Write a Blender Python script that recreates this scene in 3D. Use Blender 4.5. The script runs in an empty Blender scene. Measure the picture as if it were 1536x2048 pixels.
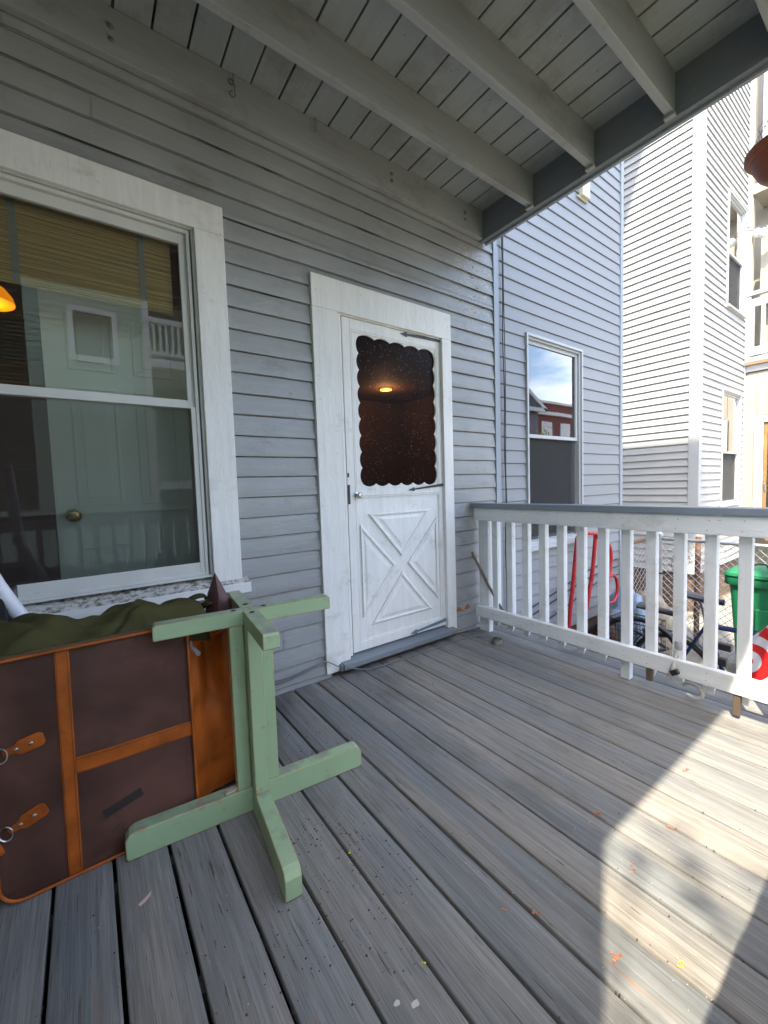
import bpy, bmesh, math, random
from mathutils import Vector, Matrix, noise
R = math.radians
rnd = random.Random(7)
sc = bpy.context.scene
COL = sc.collection
CY, CH = -2.09, 1.10                      # the camera stands just inside the front rail

# ------------------------------------------------------------------ helpers
class MB:
    """collects faces; build() links them as ONE mesh object"""
    def __init__(s): s.v = []; s.f = []
    def add(s, vs, fs):
        b = len(s.v); s.v += [tuple(p) for p in vs]; s.f += [tuple(b+i for i in f) for f in fs]; return s
    def box(s, x0, x1, y0, y1, z0, z1):
        return s.add([(x0,y0,z0),(x1,y0,z0),(x1,y1,z0),(x0,y1,z0),(x0,y0,z1),(x1,y0,z1),(x1,y1,z1),(x0,y1,z1)],
                     [(0,3,2,1),(4,5,6,7),(0,1,5,4),(1,2,6,5),(2,3,7,6),(3,0,4,7)])
    def obox(s, a, b, w, h, up=(0,0,1)):
        """bar from a to b, w wide (sideways), h high (towards up)"""
        a, b, up = Vector(a), Vector(b), Vector(up)
        d = (b-a).normalized(); sd = d.cross(up)
        if sd.length < 1e-5: sd = d.cross(Vector((0,1,0)))
        sd.normalize(); u = sd.cross(d)
        sd *= w/2; u *= h/2
        vs = [a-sd-u, a+sd-u, a+sd+u, a-sd+u, b-sd-u, b+sd-u, b+sd+u, b-sd+u]
        return s.add(vs, [(0,1,2,3),(7,6,5,4),(4,5,1,0),(5,6,2,1),(6,7,3,2),(7,4,0,3)])
    def tube(s, pts, r, n=8, cap=True):
        pts = [Vector(p) for p in pts]; rs = r if isinstance(r, (list, tuple)) else [r]*len(pts)
        b = len(s.v); up = Vector((0.13,0.31,1)).normalized(); m = len(pts)
        prev = None
        for i, p in enumerate(pts):
            d = (pts[min(i+1,m-1)]-pts[max(i-1,0)])
            d = d.normalized() if d.length > 1e-9 else Vector((0,0,1))
            if prev is None:
                a = d.cross(up)
                if a.length < 1e-3: a = d.cross(Vector((1,0,0)))
            else: a = prev - d*prev.dot(d)
            a.normalize(); prev = a; c = d.cross(a)
            for k in range(n):
                t = 2*math.pi*k/n
                s.v.append(tuple(p+(a*math.cos(t)+c*math.sin(t))*rs[i]))
        for i in range(m-1):
            for k in range(n):
                s.f.append((b+i*n+k, b+i*n+(k+1)%n, b+(i+1)*n+(k+1)%n, b+(i+1)*n+k))
        if cap:
            s.f.append(tuple(b+k for k in range(n))[::-1]); s.f.append(tuple(b+(m-1)*n+k for k in range(n)))
        return s
    def lathe(s, prof, c, n=24, axis=None):
        """prof: (r,z) list round the vertical through c"""
        b = len(s.v); m = len(prof); M = axis or Matrix.Identity(3)
        for (r, z) in prof:
            for k in range(n):
                t = 2*math.pi*k/n
                s.v.append(tuple(Vector(c)+M @ Vector((r*math.cos(t), r*math.sin(t), z))))
        for i in range(m-1):
            for k in range(n):
                s.f.append((b+i*n+k, b+i*n+(k+1)%n, b+(i+1)*n+(k+1)%n, b+(i+1)*n+k))
        s.f.append(tuple(b+k for k in range(n))[::-1]); s.f.append(tuple(b+(m-1)*n+k for k in range(n)))
        return s
    def prism(s, pts, ext):
        """closed polygon pts (3D) extruded by vector ext"""
        n = len(pts); e = Vector(ext); vs = [Vector(p) for p in pts]+[Vector(p)+e for p in pts]
        return s.add(vs, [tuple(range(n))[::-1], tuple(range(n, 2*n))]+[(i,(i+1)%n,n+(i+1)%n,n+i) for i in range(n)])
    def build(s, name, m, parent=None, bevel=0, smooth=0, sub=0, seg=2):
        me = bpy.data.meshes.new(name); me.from_pydata(s.v, [], s.f); me.update()
        bm = bmesh.new(); bm.from_mesh(me); bmesh.ops.recalc_face_normals(bm, faces=bm.faces); bm.to_mesh(me); bm.free()
        o = bpy.data.objects.new(name, me); COL.objects.link(o)
        me.materials.append(m)
        if parent is not None: attach(o, parent)
        if smooth:
            me.polygons.foreach_set('use_smooth', [True]*len(me.polygons)); me.set_sharp_from_angle(angle=R(smooth))
        if bevel:
            md = o.modifiers.new('bevel', 'BEVEL'); md.width = bevel; md.segments = seg; md.limit_method = 'ANGLE'; md.angle_limit = R(40)
        if sub:
            md = o.modifiers.new('sub', 'SUBSURF'); md.levels = sub; md.render_levels = sub
        return o

def attach(o, p):
    o.parent = p
    q = p
    M = Matrix.Identity(4)
    chain = []
    while q is not None: chain.append(q); q = q.parent
    for q in reversed(chain): M = M @ q.matrix_parent_inverse @ q.matrix_basis
    o.matrix_parent_inverse = M.inverted()

def empty(name, loc=(0,0,0), rz=0):
    o = bpy.data.objects.new(name, None); COL.objects.link(o); o.location = loc; o.rotation_euler = (0,0,rz)
    o.empty_display_size = .1
    return o
def tag(o, label=None, cat=None, group=None, kind=None):
    if label: o['label'] = label
    if cat: o['category'] = cat
    if group: o['group'] = group
    if kind: o['kind'] = kind
    return o

# ------------------------------------------------------------------ materials
class NT:
    def __init__(s, name):
        s.m = bpy.data.materials.new(name); s.m.use_nodes = True; s.t = s.m.node_tree; s.t.nodes.clear()
        s.out = s.n('ShaderNodeOutputMaterial'); s.b = s.n('ShaderNodeBsdfPrincipled'); s.l(s.b, 'BSDF', s.out, 'Surface')
        s.co = s.n('ShaderNodeTexCoord')
    def n(s, ty, **kw):
        nd = s.t.nodes.new(ty)
        for k, v in kw.items():
            if k in nd.inputs: nd.inputs[k].default_value = v
            else: setattr(nd, k, v)
        return nd
    def l(s, a, ao, b, bi): s.t.links.new(a.outputs[ao], b.inputs[bi])
    def vec(s, scale, rand=False, loc=None):
        mp = s.n('ShaderNodeMapping'); mp.inputs['Scale'].default_value = scale if hasattr(scale,'__len__') else (scale,)*3
        if rand:
            g = s.n('ShaderNodeNewGeometry'); c = s.n('ShaderNodeVectorMath', operation='MULTIPLY_ADD')
            cc = s.n('ShaderNodeCombineXYZ'); s.l(g,'Random Per Island',cc,'X'); s.l(g,'Random Per Island',cc,'Y'); s.l(g,'Random Per Island',cc,'Z')
            s.l(cc,'Vector',c,0); c.inputs[1].default_value = (13.7,31.1,7.3); s.l(s.co,'Object',c,2); s.l(c,'Vector',mp,'Vector')
        else: s.l(s.co,'Object',mp,'Vector')
        if loc: mp.inputs['Location'].default_value = loc
        return mp
    def noise(s, scale, detail=4, rough=.55, dist=0, rand=False, loc=None):
        v = s.vec(scale, rand, loc); t = s.n('ShaderNodeTexNoise', Scale=1.0, Detail=detail, Roughness=rough, Distortion=dist)
        s.l(v,'Vector',t,'Vector'); return t
    def ramp(s, src, so, a, b, ca=(0,0,0,1), cb=(1,1,1,1)):
        r = s.n('ShaderNodeValToRGB'); r.color_ramp.elements[0].position = a; r.color_ramp.elements[1].position = b
        r.color_ramp.elements[0].color = ca; r.color_ramp.elements[1].color = cb
        s.l(src, so, r, 'Fac'); return r
    def mix(s, f, fo, a, b, amt=None, mode='MIX'):
        """a/b: colour tuple or (node,out)"""
        m = s.n('ShaderNodeMix', data_type='RGBA', blend_type=mode)
        if f is not None: s.l(f, fo, m, 0)
        elif amt is not None: m.inputs[0].default_value = amt
        for i, x in ((6,a),(7,b)):
            if isinstance(x, tuple) and hasattr(x[0], 'outputs'): s.t.links.new(x[0].outputs[x[1]], m.inputs[i])
            else: m.inputs[i].default_value = (*x[:3],1)
        return m
    def math(s, op, a, b=None):
        m = s.n('ShaderNodeMath', operation=op)
        for i, x in ((0,a),(1,b)):
            if x is None: continue
            if isinstance(x, tuple): s.t.links.new(x[0].outputs[x[1]], m.inputs[i])
            else: m.inputs[i].default_value = x
        return m
    def bump(s, src, so, strength=.3, dist=.002, prev=None):
        b = s.n('ShaderNodeBump', Strength=strength, Distance=dist); s.l(src, so, b, 'Height')
        if prev: s.l(prev,'Normal',b,'Normal')
        s.l(b,'Normal',s.b,'Normal'); return b

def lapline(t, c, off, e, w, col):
    """dark line painted under every lap: joint grime on clapboard, lap shadow on vinyl"""
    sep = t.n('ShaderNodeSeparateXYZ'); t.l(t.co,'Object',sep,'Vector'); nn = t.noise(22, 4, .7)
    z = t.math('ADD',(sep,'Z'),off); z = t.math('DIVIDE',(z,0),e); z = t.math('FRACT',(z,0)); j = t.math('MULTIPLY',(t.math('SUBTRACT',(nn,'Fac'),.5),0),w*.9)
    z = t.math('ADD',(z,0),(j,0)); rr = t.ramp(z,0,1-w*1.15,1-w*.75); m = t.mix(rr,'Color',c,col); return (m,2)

def plain(name, col, rough=.6, metal=0, spec=.5, var=.12, vs=6, bump=.15, bs=80, bd=.001, dirt=None, dirt_s=9, dirt_a=.55, rv=.12, lap=None):
    t = NT(name); n1 = t.noise(vs, 5)
    lo = tuple(c*(1-var) for c in col); hi = tuple(min(1,c*(1+var)) for c in col)
    r = t.ramp(n1,'Fac',.3,.7,(*lo,1),(*hi,1)); c = (r,'Color')
    if dirt:
        n2 = t.noise(dirt_s, 8, .7); d = t.ramp(n2,'Fac',dirt_a,dirt_a+.13)
        m = t.mix(d,'Color',c,dirt); c = (m, 2)
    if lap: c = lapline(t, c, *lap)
    t.t.links.new(c[0].outputs[c[1]], t.b.inputs['Base Color'])
    n3 = t.noise(bs, 6, .6); t.bump(n3,'Fac',bump,bd)
    rr = t.ramp(n1,'Fac',.3,.7,(max(0,rough-rv),)*3+(1,),(min(1,rough+rv),)*3+(1,)); t.l(rr,'Color',t.b,'Roughness')
    t.b.inputs['Metallic'].default_value = metal; t.b.inputs['Specular IOR Level'].default_value = spec
    return t.m

def paintwood(name, col, axis='x', rough=.45, chips=(.35,.33,.3), chip=.71, grime=(.2,.17,.13), grime_a=.66, grain=.35, peel=None, col2=None, lap=None):
    """brushed exterior paint over old wood: brush marks along the board, small chips, nail dimples, grime"""
    t = NT(name)
    st = {'x':(2.5,40,40),'y':(40,2.5,40),'z':(40,40,2.5)}[axis]
    big = t.noise(1.3, 4); c2 = col2 or tuple(c*.9 for c in col)
    base = t.ramp(big,'Fac',.35,.65,(*c2,1),(*col,1)); c = (base,'Color')
    fine = t.noise(st, 6, .6, .6)
    f2 = t.ramp(fine,'Fac',.25,.75,(.9,.9,.9,1),(1.05,1.05,1.05,1)); m = t.mix(None,None,c,(f2,'Color'),1.0,'MULTIPLY'); c = (m,2)
    gn = t.noise((3,3,5), 8, .72); g = t.ramp(gn,'Fac',grime_a-.06,grime_a+.2); m = t.mix(g,'Color',c,grime); c = (m,2)
    s2 = tuple(x*.5 for x in st); cn = t.noise(tuple(9+x*.55 for x in s2), 7, .66, 1.2)
    cr = t.ramp(cn,'Fac',chip,chip+.012); m = t.mix(cr,'Color',c,chips); c = (m,2)
    chipmask = (cr,'Color')
    if peel:                      # (x0, z0, radius x, radius z): where the paint has flaked off the boards
        sep = t.n('ShaderNodeSeparateXYZ'); t.l(t.co,'Object',sep,'Vector')
        dx = t.math('DIVIDE', (t.math('SUBTRACT',(sep,'X'),peel[0]),0), peel[2]); dz = t.math('DIVIDE', (t.math('SUBTRACT',(sep,'Z'),peel[1]),0), peel[3])
        q = t.math('ADD', (t.math('MULTIPLY',(dx,0),(dx,0)),0), (t.math('MULTIPLY',(dz,0),(dz,0)),0))
        fall = t.ramp(q,0,0,1,(.16,.16,.16,1),(0,0,0,1))
        pn = t.noise((16,16,34), 8, .7, .8); sm = t.math('ADD',(pn,'Fac'),(fall,'Color')); pr = t.ramp(sm,0,.655,.67)
        m = t.mix(pr,'Color',c,(.46,.44,.40)); c = (m,2)
        pr2 = t.ramp(sm,0,.72,.74); m = t.mix(pr2,'Color',c,(.10,.085,.07)); c = (m,2); chipmask = (pr,'Color')
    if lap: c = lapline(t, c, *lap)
    t.t.links.new(c[0].outputs[c[1]], t.b.inputs['Base Color'])
    b1 = t.bump(fine,'Fac',grain,.0022)
    lump = t.noise(tuple(8+x*.25 for x in st), 5, .65, .5); b2 = t.bump(lump,'Fac',.75,.005,b1)
    b3 = t.n('ShaderNodeBump', Strength=.8, Distance=.0012, invert=True); t.t.links.new(chipmask[0].outputs[chipmask[1]], b3.inputs['Height']); t.l(b2,'Normal',b3,'Normal'); t.l(b3,'Normal',t.b,'Normal')
    rr = t.ramp(big,'Fac',.3,.7,(rough-.08,)*3+(1,),(rough+.1,)*3+(1,)); t.l(rr,'Color',t.b,'Roughness')
    return t.m

def deckwood(name):
    """grey-blue stained decking, worn through to brown-grey along the grain; every board its own piece of wood"""
    t = NT(name)
    g1 = t.noise((120,3.0,120), 8, .68, 1.2, True)
    g2 = t.noise((26,1.0,26), 5, .6, 1.6, True)
    wv = t.n('ShaderNodeTexWave', wave_type='BANDS', bands_direction='X', wave_profile='SAW', Scale=1.0, Distortion=5.0, Detail=3.0); wv.inputs['Detail Scale'].default_value = 1.2; wv.inputs['Detail Roughness'].default_value = .55
    v = t.vec((9,.55,9), True); t.l(v,'Vector',wv,'Vector')
    g = t.n('ShaderNodeNewGeometry')
    tone = t.ramp(g,'Random Per Island',0,1,(.160,.170,.172,1),(.205,.210,.207,1))
    worn = t.noise((5,.9,5), 6, .65, .4, True)
    worn2 = t.noise((.9,.7,.9), 3, .5, 0, False)
    w = t.math('ADD',(t.math('MULTIPLY',(worn,'Fac'),.62),0),(t.math('MULTIPLY',(worn2,'Fac'),.42),0))
    wr = t.ramp(w,0,.46,.62)
    c = t.mix(wr,'Color',(tone,'Color'),(.250,.234,.208))
    gr = t.ramp(g1,'Fac',.36,.62,(.60,.585,.57,1),(1.06,1.06,1.06,1)); c = t.mix(None,None,(c,2),(gr,'Color'),.8,'MULTIPLY')
    wvr = t.ramp(wv,'Fac',.0,.55,(.62,.60,.58,1),(1,1,1,1)); c = t.mix(None,None,(c,2),(wvr,'Color'),.3,'MULTIPLY')
    g2r = t.ramp(g2,'Fac',.3,.7,(.88,.88,.88,1),(1.1,1.1,1.1,1)); c = t.mix(None,None,(c,2),(g2r,'Color'),1,'MULTIPLY')
    # rusty brown streaks and dark water stains
    sn = t.noise((22,2.6,22), 7, .7, .5, True); sr = t.ramp(sn,'Fac',.60,.70); c = t.mix(sr,'Color',(c,2),(.20,.145,.105))
    dn = t.noise((2.2,1.5,2.2), 6, .65); dr = t.ramp(dn,'Fac',.54,.72,(1,1,1,1),(.66,.62,.57,1)); c = t.mix(None,None,(c,2),(dr,'Color'),1,'MULTIPLY')
    cn = t.noise((160,5,160), 4, .6, 1.0, True); cr = t.ramp(cn,'Fac',.635,.675); c = t.mix(cr,'Color',(c,2),(.075,.068,.06))
    ln = t.noise((38,26,38), 7, .75); lr = t.ramp(ln,'Fac',.70,.73); c = t.mix(lr,'Color',(c,2),(.36,.35,.33))
    t.l(c,2,t.b,'Base Color')
    b1 = t.bump(g1,'Fac',.55,.003); b2 = t.bump(wv,'Fac',.25,.003,b1); b3 = t.bump(cr,'Color',-.6,.002,b2)
    rr = t.ramp(worn,'Fac',.3,.7,(.55,)*3+(1,),(.85,)*3+(1,)); t.l(rr,'Color',t.b,'Roughness')
    t.b.inputs['Specular IOR Level'].default_value = .35
    return t.m

def glass(name, rough=0.0, tint=(1,1,1), refl=1.0):
    """thin pane: Fresnel mirror over a clear sheet"""
    t = NT(name); t.t.nodes.remove(t.b)
    fr = t.n('ShaderNodeFresnel', IOR=1.5); mu = t.math('MULTIPLY',(fr,0),2.0*refl)
    tr = t.n('ShaderNodeBsdfTransparent'); tr.inputs[0].default_value = (*tint,1)
    gl = t.n('ShaderNodeBsdfGlossy', Roughness=rough)
    w = t.noise(2.2, 2); bp = t.n('ShaderNodeBump', Strength=.06, Distance=.004); t.l(w,'Fac',bp,'Height'); t.l(bp,'Normal',gl,'Normal')
    mx = t.n('ShaderNodeMixShader'); t.l(mu,0,mx,0); t.l(tr,'BSDF',mx,1); t.l(gl,'BSDF',mx,2)
    # faint dust on the pane
    df = t.n('ShaderNodeBsdfDiffuse'); df.inputs[0].default_value = (.5,.5,.48,1)
    dn = t.noise(60, 4, .8); dr = t.ramp(dn,'Fac',.72,.76,(.012,)*3+(1,),(.25,)*3+(1,)); mx2 = t.n('ShaderNodeMixShader'); t.l(dr,'Color',mx2,0); t.l(mx,0,mx2,1); t.l(df,0,mx2,2)
    t.l(mx2,0,t.out,'Surface'); return t.m

def emit(name, col, s):
    t = NT(name); t.b.inputs['Base Color'].default_value = (*col,1); t.b.inputs['Emission Color'].default_value = (*col,1); t.b.inputs['Emission Strength'].default_value = s
    return t.m

M = {}
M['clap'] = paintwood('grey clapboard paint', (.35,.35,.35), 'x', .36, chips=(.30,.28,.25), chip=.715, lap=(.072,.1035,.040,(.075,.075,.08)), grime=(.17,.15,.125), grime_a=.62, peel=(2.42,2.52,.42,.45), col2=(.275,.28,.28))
M['trimgrey'] = paintwood('grey porch beam paint', (.34,.345,.345), 'x', .5, chips=(.16,.13,.10), chip=.725, grain=.3, grime=(.19,.18,.16), grime_a=.58)
M['beamy'] = paintwood('grey beam paint across', (.20,.215,.235), 'y', .5, chip=.76, grain=.2)
M['ceil'] = paintwood('pale grey ceiling boards', (.33,.35,.35), 'y', .5, chips=(.16,.1,.05), chip=.70, grain=.35, grime=(.20,.19,.165), grime_a=.56)
M['white'] = paintwood('white exterior paint upright', (.82,.80,.765), 'z', .42, chips=(.42,.36,.28), chip=.715, grime=(.42,.38,.30), grime_a=.62)
M['whitex'] = paintwood('white exterior paint level', (.82,.80,.765), 'x', .42, chips=(.42,.36,.28), chip=.75, grime=(.42,.38,.30), grime_a=.64)
M['raily'] = paintwood('white rail paint', (.72,.735,.73), 'y', .45, chips=(.33,.28,.22), chip=.705, grime=(.40,.37,.31), grime_a=.60)
M['railz'] = paintwood('white baluster paint', (.72,.735,.73), 'z', .45, chips=(.33,.28,.22), chip=.705, grime=(.40,.37,.31), grime_a=.60)
M['cap'] = paintwood('blue grey cap paint', (.20,.235,.27), 'y', .4, chips=(.42,.40,.36), chip=.70, grain=.5)
M['alu'] = plain('white window frame', (.62,.61,.57), .4, var=.05, bump=.03, dirt=(.36,.31,.24), dirt_a=.64, dirt_s=14)
M['deck'] = deckwood('weathered deck boards')
M['vinyl'] = plain('white vinyl siding', (.255,.262,.272), .5, var=.05, lap=(.30,.1035,.036,(.11,.115,.125)), vs=3, bump=.06, bs=(4,40,40), dirt=(.25,.26,.27), dirt_a=.62, dirt_s=1.6)  # lap paints the shadow under each course into the colour
M['vinyl2'] = plain('bright white vinyl siding', (.42,.42,.41), .5, var=.04, lap=(.30,.1035,.04,(.20,.20,.20)), vs=3, bump=.06, bs=(4,40,40), dirt=(.33,.33,.32), dirt_a=.62, dirt_s=1.6)  # lap line deepens the course shadows in the colour
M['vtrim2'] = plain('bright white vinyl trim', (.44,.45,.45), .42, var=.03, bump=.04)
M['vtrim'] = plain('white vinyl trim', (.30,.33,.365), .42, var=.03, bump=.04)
M['tan'] = plain('tan painted boards', (.34,.31,.25), .6, var=.06, vs=4, bump=.2, bs=(30,30,3))
M['green'] = plain('sage green paint', (.235,.36,.245), .42, var=.06, vs=5, bump=.25, bs=60, bd=.0012, dirt=(.26,.29,.22), dirt_a=.6, dirt_s=12)
def _green():
    t = NT('sage green paint with worn edges'); n1 = t.noise(5,5); r = t.ramp(n1,'Fac',.3,.7,(.275,.375,.215,1),(.31,.415,.245,1))
    d = t.noise((14,14,14),8,.7); gs = t.n('ShaderNodeSeparateXYZ'); gg = t.n('ShaderNodeNewGeometry'); t.l(gg,'Normal',gs,'Vector'); uz = t.ramp(gs,'Z',.7,.95,(0,0,0,1),(.12,.12,.12,1)); dd = t.math('ADD',(d,'Fac'),(uz,'Color')); dr = t.ramp(dd,0,.58,.74); c = t.mix(dr,'Color',(r,'Color'),(.23,.25,.19))
    g = t.n('ShaderNodeNewGeometry'); e = t.noise(28,5,.7)
    bv = t.n('ShaderNodeBevel', Radius=.009); bv.samples = 4
    dt = t.n('ShaderNodeVectorMath', operation='DOT_PRODUCT'); t.l(bv,'Normal',dt,0); t.l(g,'Normal',dt,1)
    ed = t.math('SUBTRACT',1.0,(dt,'Value')); sm = t.math('ADD',(t.math('MULTIPLY',(ed,0),1.0),0),(t.math('MULTIPLY',(e,'Fac'),.55),0))
    er = t.ramp(sm,0,.345,.385); c2 = t.mix(er,'Color',(c,2),(.40,.22,.09))
    sp = t.noise(34,7,.8); spr = t.ramp(sp,'Fac',.70,.715); c3 = t.mix(spr,'Color',(c2,2),(.45,.26,.10))
    t.l(c3,2,t.b,'Base Color'); t.b.inputs['Roughness'].default_value = .42
    n3 = t.noise((90,90,14),6,.65,.6); b1 = t.bump(n3,'Fac',.45,.0015); b2 = t.bump(er,'Color',-.5,.0015,b1); b3 = t.bump(spr,'Color',-.5,.0015,b2); return t.m
M['green'] = _green()
M['brown'] = plain('dark brown coated canvas', (.078,.034,.025), .62, spec=.3, rv=.2, var=.18+.35, vs=4.5, bump=.25, bs=700, bd=.0006, dirt=(.03,.022,.02), dirt_a=.62, dirt_s=5)
M['tanl'] = plain('tan saddle leather', (.34,.080,.010), .47, spec=.3, var=.35, vs=11, bump=.25, bs=160, bd=.0008, dirt=(.075,.03,.012), dirt_a=.60, dirt_s=18)
M['thread'] = plain('dark thread',(.05,.02,.01),.8)
M['olive'] = plain('olive green cloth', (.058,.052,.018), .95, var=.25, vs=8, bump=.3, bs=500, bd=.0006, spec=.2)
M['maroon'] = plain('maroon lining', (.085,.036,.034), .45, var=.25)
M['steel'] = plain('worn steel', (.5,.5,.5), .3, metal=1, var=.1)
M['galv'] = plain('galvanised steel', (.42,.43,.44), .5, metal=.7, var=.15, vs=20)
M['rust'] = plain('rusty brown pipe', (.16,.09,.05), .85, var=.3, vs=14, bump=.5)
M['black'] = plain('black plastic', (.018,.018,.02), .38, var=.2)
M['iron'] = plain('black iron', (.03,.03,.032), .45, var=.2, bump=.4)
M['bluegrey'] = plain('blue grey metal paint', (.13,.18,.24), .45, var=.15, dirt=(.3,.3,.3), dirt_a=.66)
M['red'] = plain('red enamel', (.42,.012,.018), .3, var=.1, dirt=(.3,.09,.03), dirt_a=.7, dirt_s=25)
M['blue'] = plain('dark blue bicycle paint', (.012,.035,.11), .22, var=.2, dirt=(.2,.22,.25), dirt_a=.72, dirt_s=30)
M['bin'] = plain('green recycling plastic', (.006,.125,.05), .42, var=.08, vs=3, bump=.1)
M['pvc'] = plain('white plastic tube', (.66,.66,.72), .35, var=.03, bump=.03)
M['terra'] = plain('terracotta plastic', (.30,.085,.04), .5, var=.2, vs=5, dirt=(.2,.06,.03), dirt_a=.6)
M['cord'] = plain('grey cord', (.16,.165,.17), .6)
M['blackcord'] = plain('black cable', (.02,.02,.022), .45)
M['brass'] = plain('old brass', (.45,.34,.13), .28, metal=1, var=.15)
M['idoor'] = plain('pale green interior door', (.42,.50,.42), .45, var=.03, bump=.05)
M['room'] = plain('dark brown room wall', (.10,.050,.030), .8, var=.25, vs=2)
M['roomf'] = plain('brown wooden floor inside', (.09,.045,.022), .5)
M['bamboo'] = None
def _bamboo():
    t = NT('bamboo slats'); n = t.noise((1.2,1.2,260),4,.7,.2); r = t.ramp(n,'Fac',.3,.7,(.12,.085,.025,1),(.62,.45,.16,1)); t.l(r,'Color',t.b,'Base Color')
    t.b.inputs['Roughness'].default_value = .6; t.bump(n,'Fac',.8,.004); return t.m
M['bamboo'] = _bamboo()
M['pane'] = glass('window glass', .012, (1,1,1), .8)
M['pane2'] = glass('shiny house window glass', 0, (.25,.27,.3), 1.5)
M['screen'] = None
def _screen(k_):
    t = NT('fine insect screen'); t.t.nodes.remove(t.b)
    tr = t.n('ShaderNodeBsdfTransparent'); df = t.n('ShaderNodeBsdfDiffuse'); df.inputs[0].default_value = (.06,.06,.06,1)
    mx = t.n('ShaderNodeMixShader'); mx.inputs[0].default_value = k_; t.l(tr,0,mx,1); t.l(df,0,mx,2); t.l(mx,0,t.out,'Surface'); return t.m
M['screen'] = _screen(.30)
M['screen2'] = _screen(.72)
def _dscreen():
    t = NT('dark speckled door screen'); t.t.nodes.remove(t.b)
    tr = t.n('ShaderNodeBsdfTransparent'); tr.inputs[0].default_value = (.75,.72,.7,1)
    gl = t.n('ShaderNodeBsdfGlossy', Roughness=.30); fr0 = t.n('ShaderNodeFresnel', IOR=1.35); fr = t.math('MULTIPLY',(fr0,0),.12)
    mx = t.n('ShaderNodeMixShader'); t.l(fr,0,mx,0); t.l(tr,0,mx,1); t.l(gl,0,mx,2)
    df = t.n('ShaderNodeBsdfDiffuse'); df.inputs[0].default_value = (.30,.26,.2,1)
    vo = t.n('ShaderNodeTexVoronoi', Scale=1.0); v = t.vec((66,66,46)); t.l(v,'Vector',vo,'Vector'); vr = t.ramp(vo,'Distance',.09,.14,(1,1,1,1),(0,0,0,1))
    nn = t.noise(7,3); nr = t.ramp(nn,'Fac',.36,.5); mm = t.mix(None,None,(vr,'Color'),(nr,'Color'),1,'MULTIPLY')
    mx2 = t.n('ShaderNodeMixShader'); t.l(mm,2,mx2,0); t.l(mx,0,mx2,1); t.l(df,0,mx2,2); t.l(mx2,0,t.out,'Surface'); return t.m
M['dscreen'] = _dscreen()
M['concrete'] = plain('concrete', (.22,.20,.165), .9, var=.2, vs=3, bump=.4, bs=40, dirt=(.17,.15,.12), dirt_a=.56, dirt_s=4)
M['found'] = plain('brown stone foundation', (.13,.085,.055), .9, var=.35, vs=9, bump=.8, bs=20, bd=.02)
M['soil'] = plain('yard soil and concrete', (.17,.145,.11), .95, var=.25, vs=2.5, bump=.6, bs=30, bd=.01, dirt=(.10,.08,.055), dirt_a=.52, dirt_s=2.2)
M['leaf'] = plain('young leaves', (.20,.22,.035), .55, var=.35, vs=3)
M['bark'] = plain('bark', (.09,.07,.055), .9, var=.3, bump=.8, bs=30, bd=.01)
M['palegreen'] = plain('pale green house siding', (.42,.52,.40), .6, var=.04, bump=.3, bs=(1,1,9), bd=.02)
M['greyroof'] = plain('grey roof shingles', (.12,.12,.13), .9, var=.2, vs=8)
M['brick'] = plain('red brick', (.20,.055,.04), .85, var=.2, vs=6)
M['tarp'] = plain('silver blue tarp', (.20,.27,.36), .35, var=.3, vs=12, bump=.6, bs=25, bd=.01)
M['browncloth'] = plain('dusty tan cloth', (.28,.23,.17), .9, var=.3, vs=14, bump=.6, bs=40)
M['cardboard'] = plain('cardboard', (.36,.23,.13), .8, var=.1)
M['dirty'] = plain('peeling dirty sill paint', (.62,.60,.56), .7, var=.1, bump=.8, bs=55, bd=.004, dirt=(.16,.13,.09), dirt_a=.47, dirt_s=38)

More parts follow.
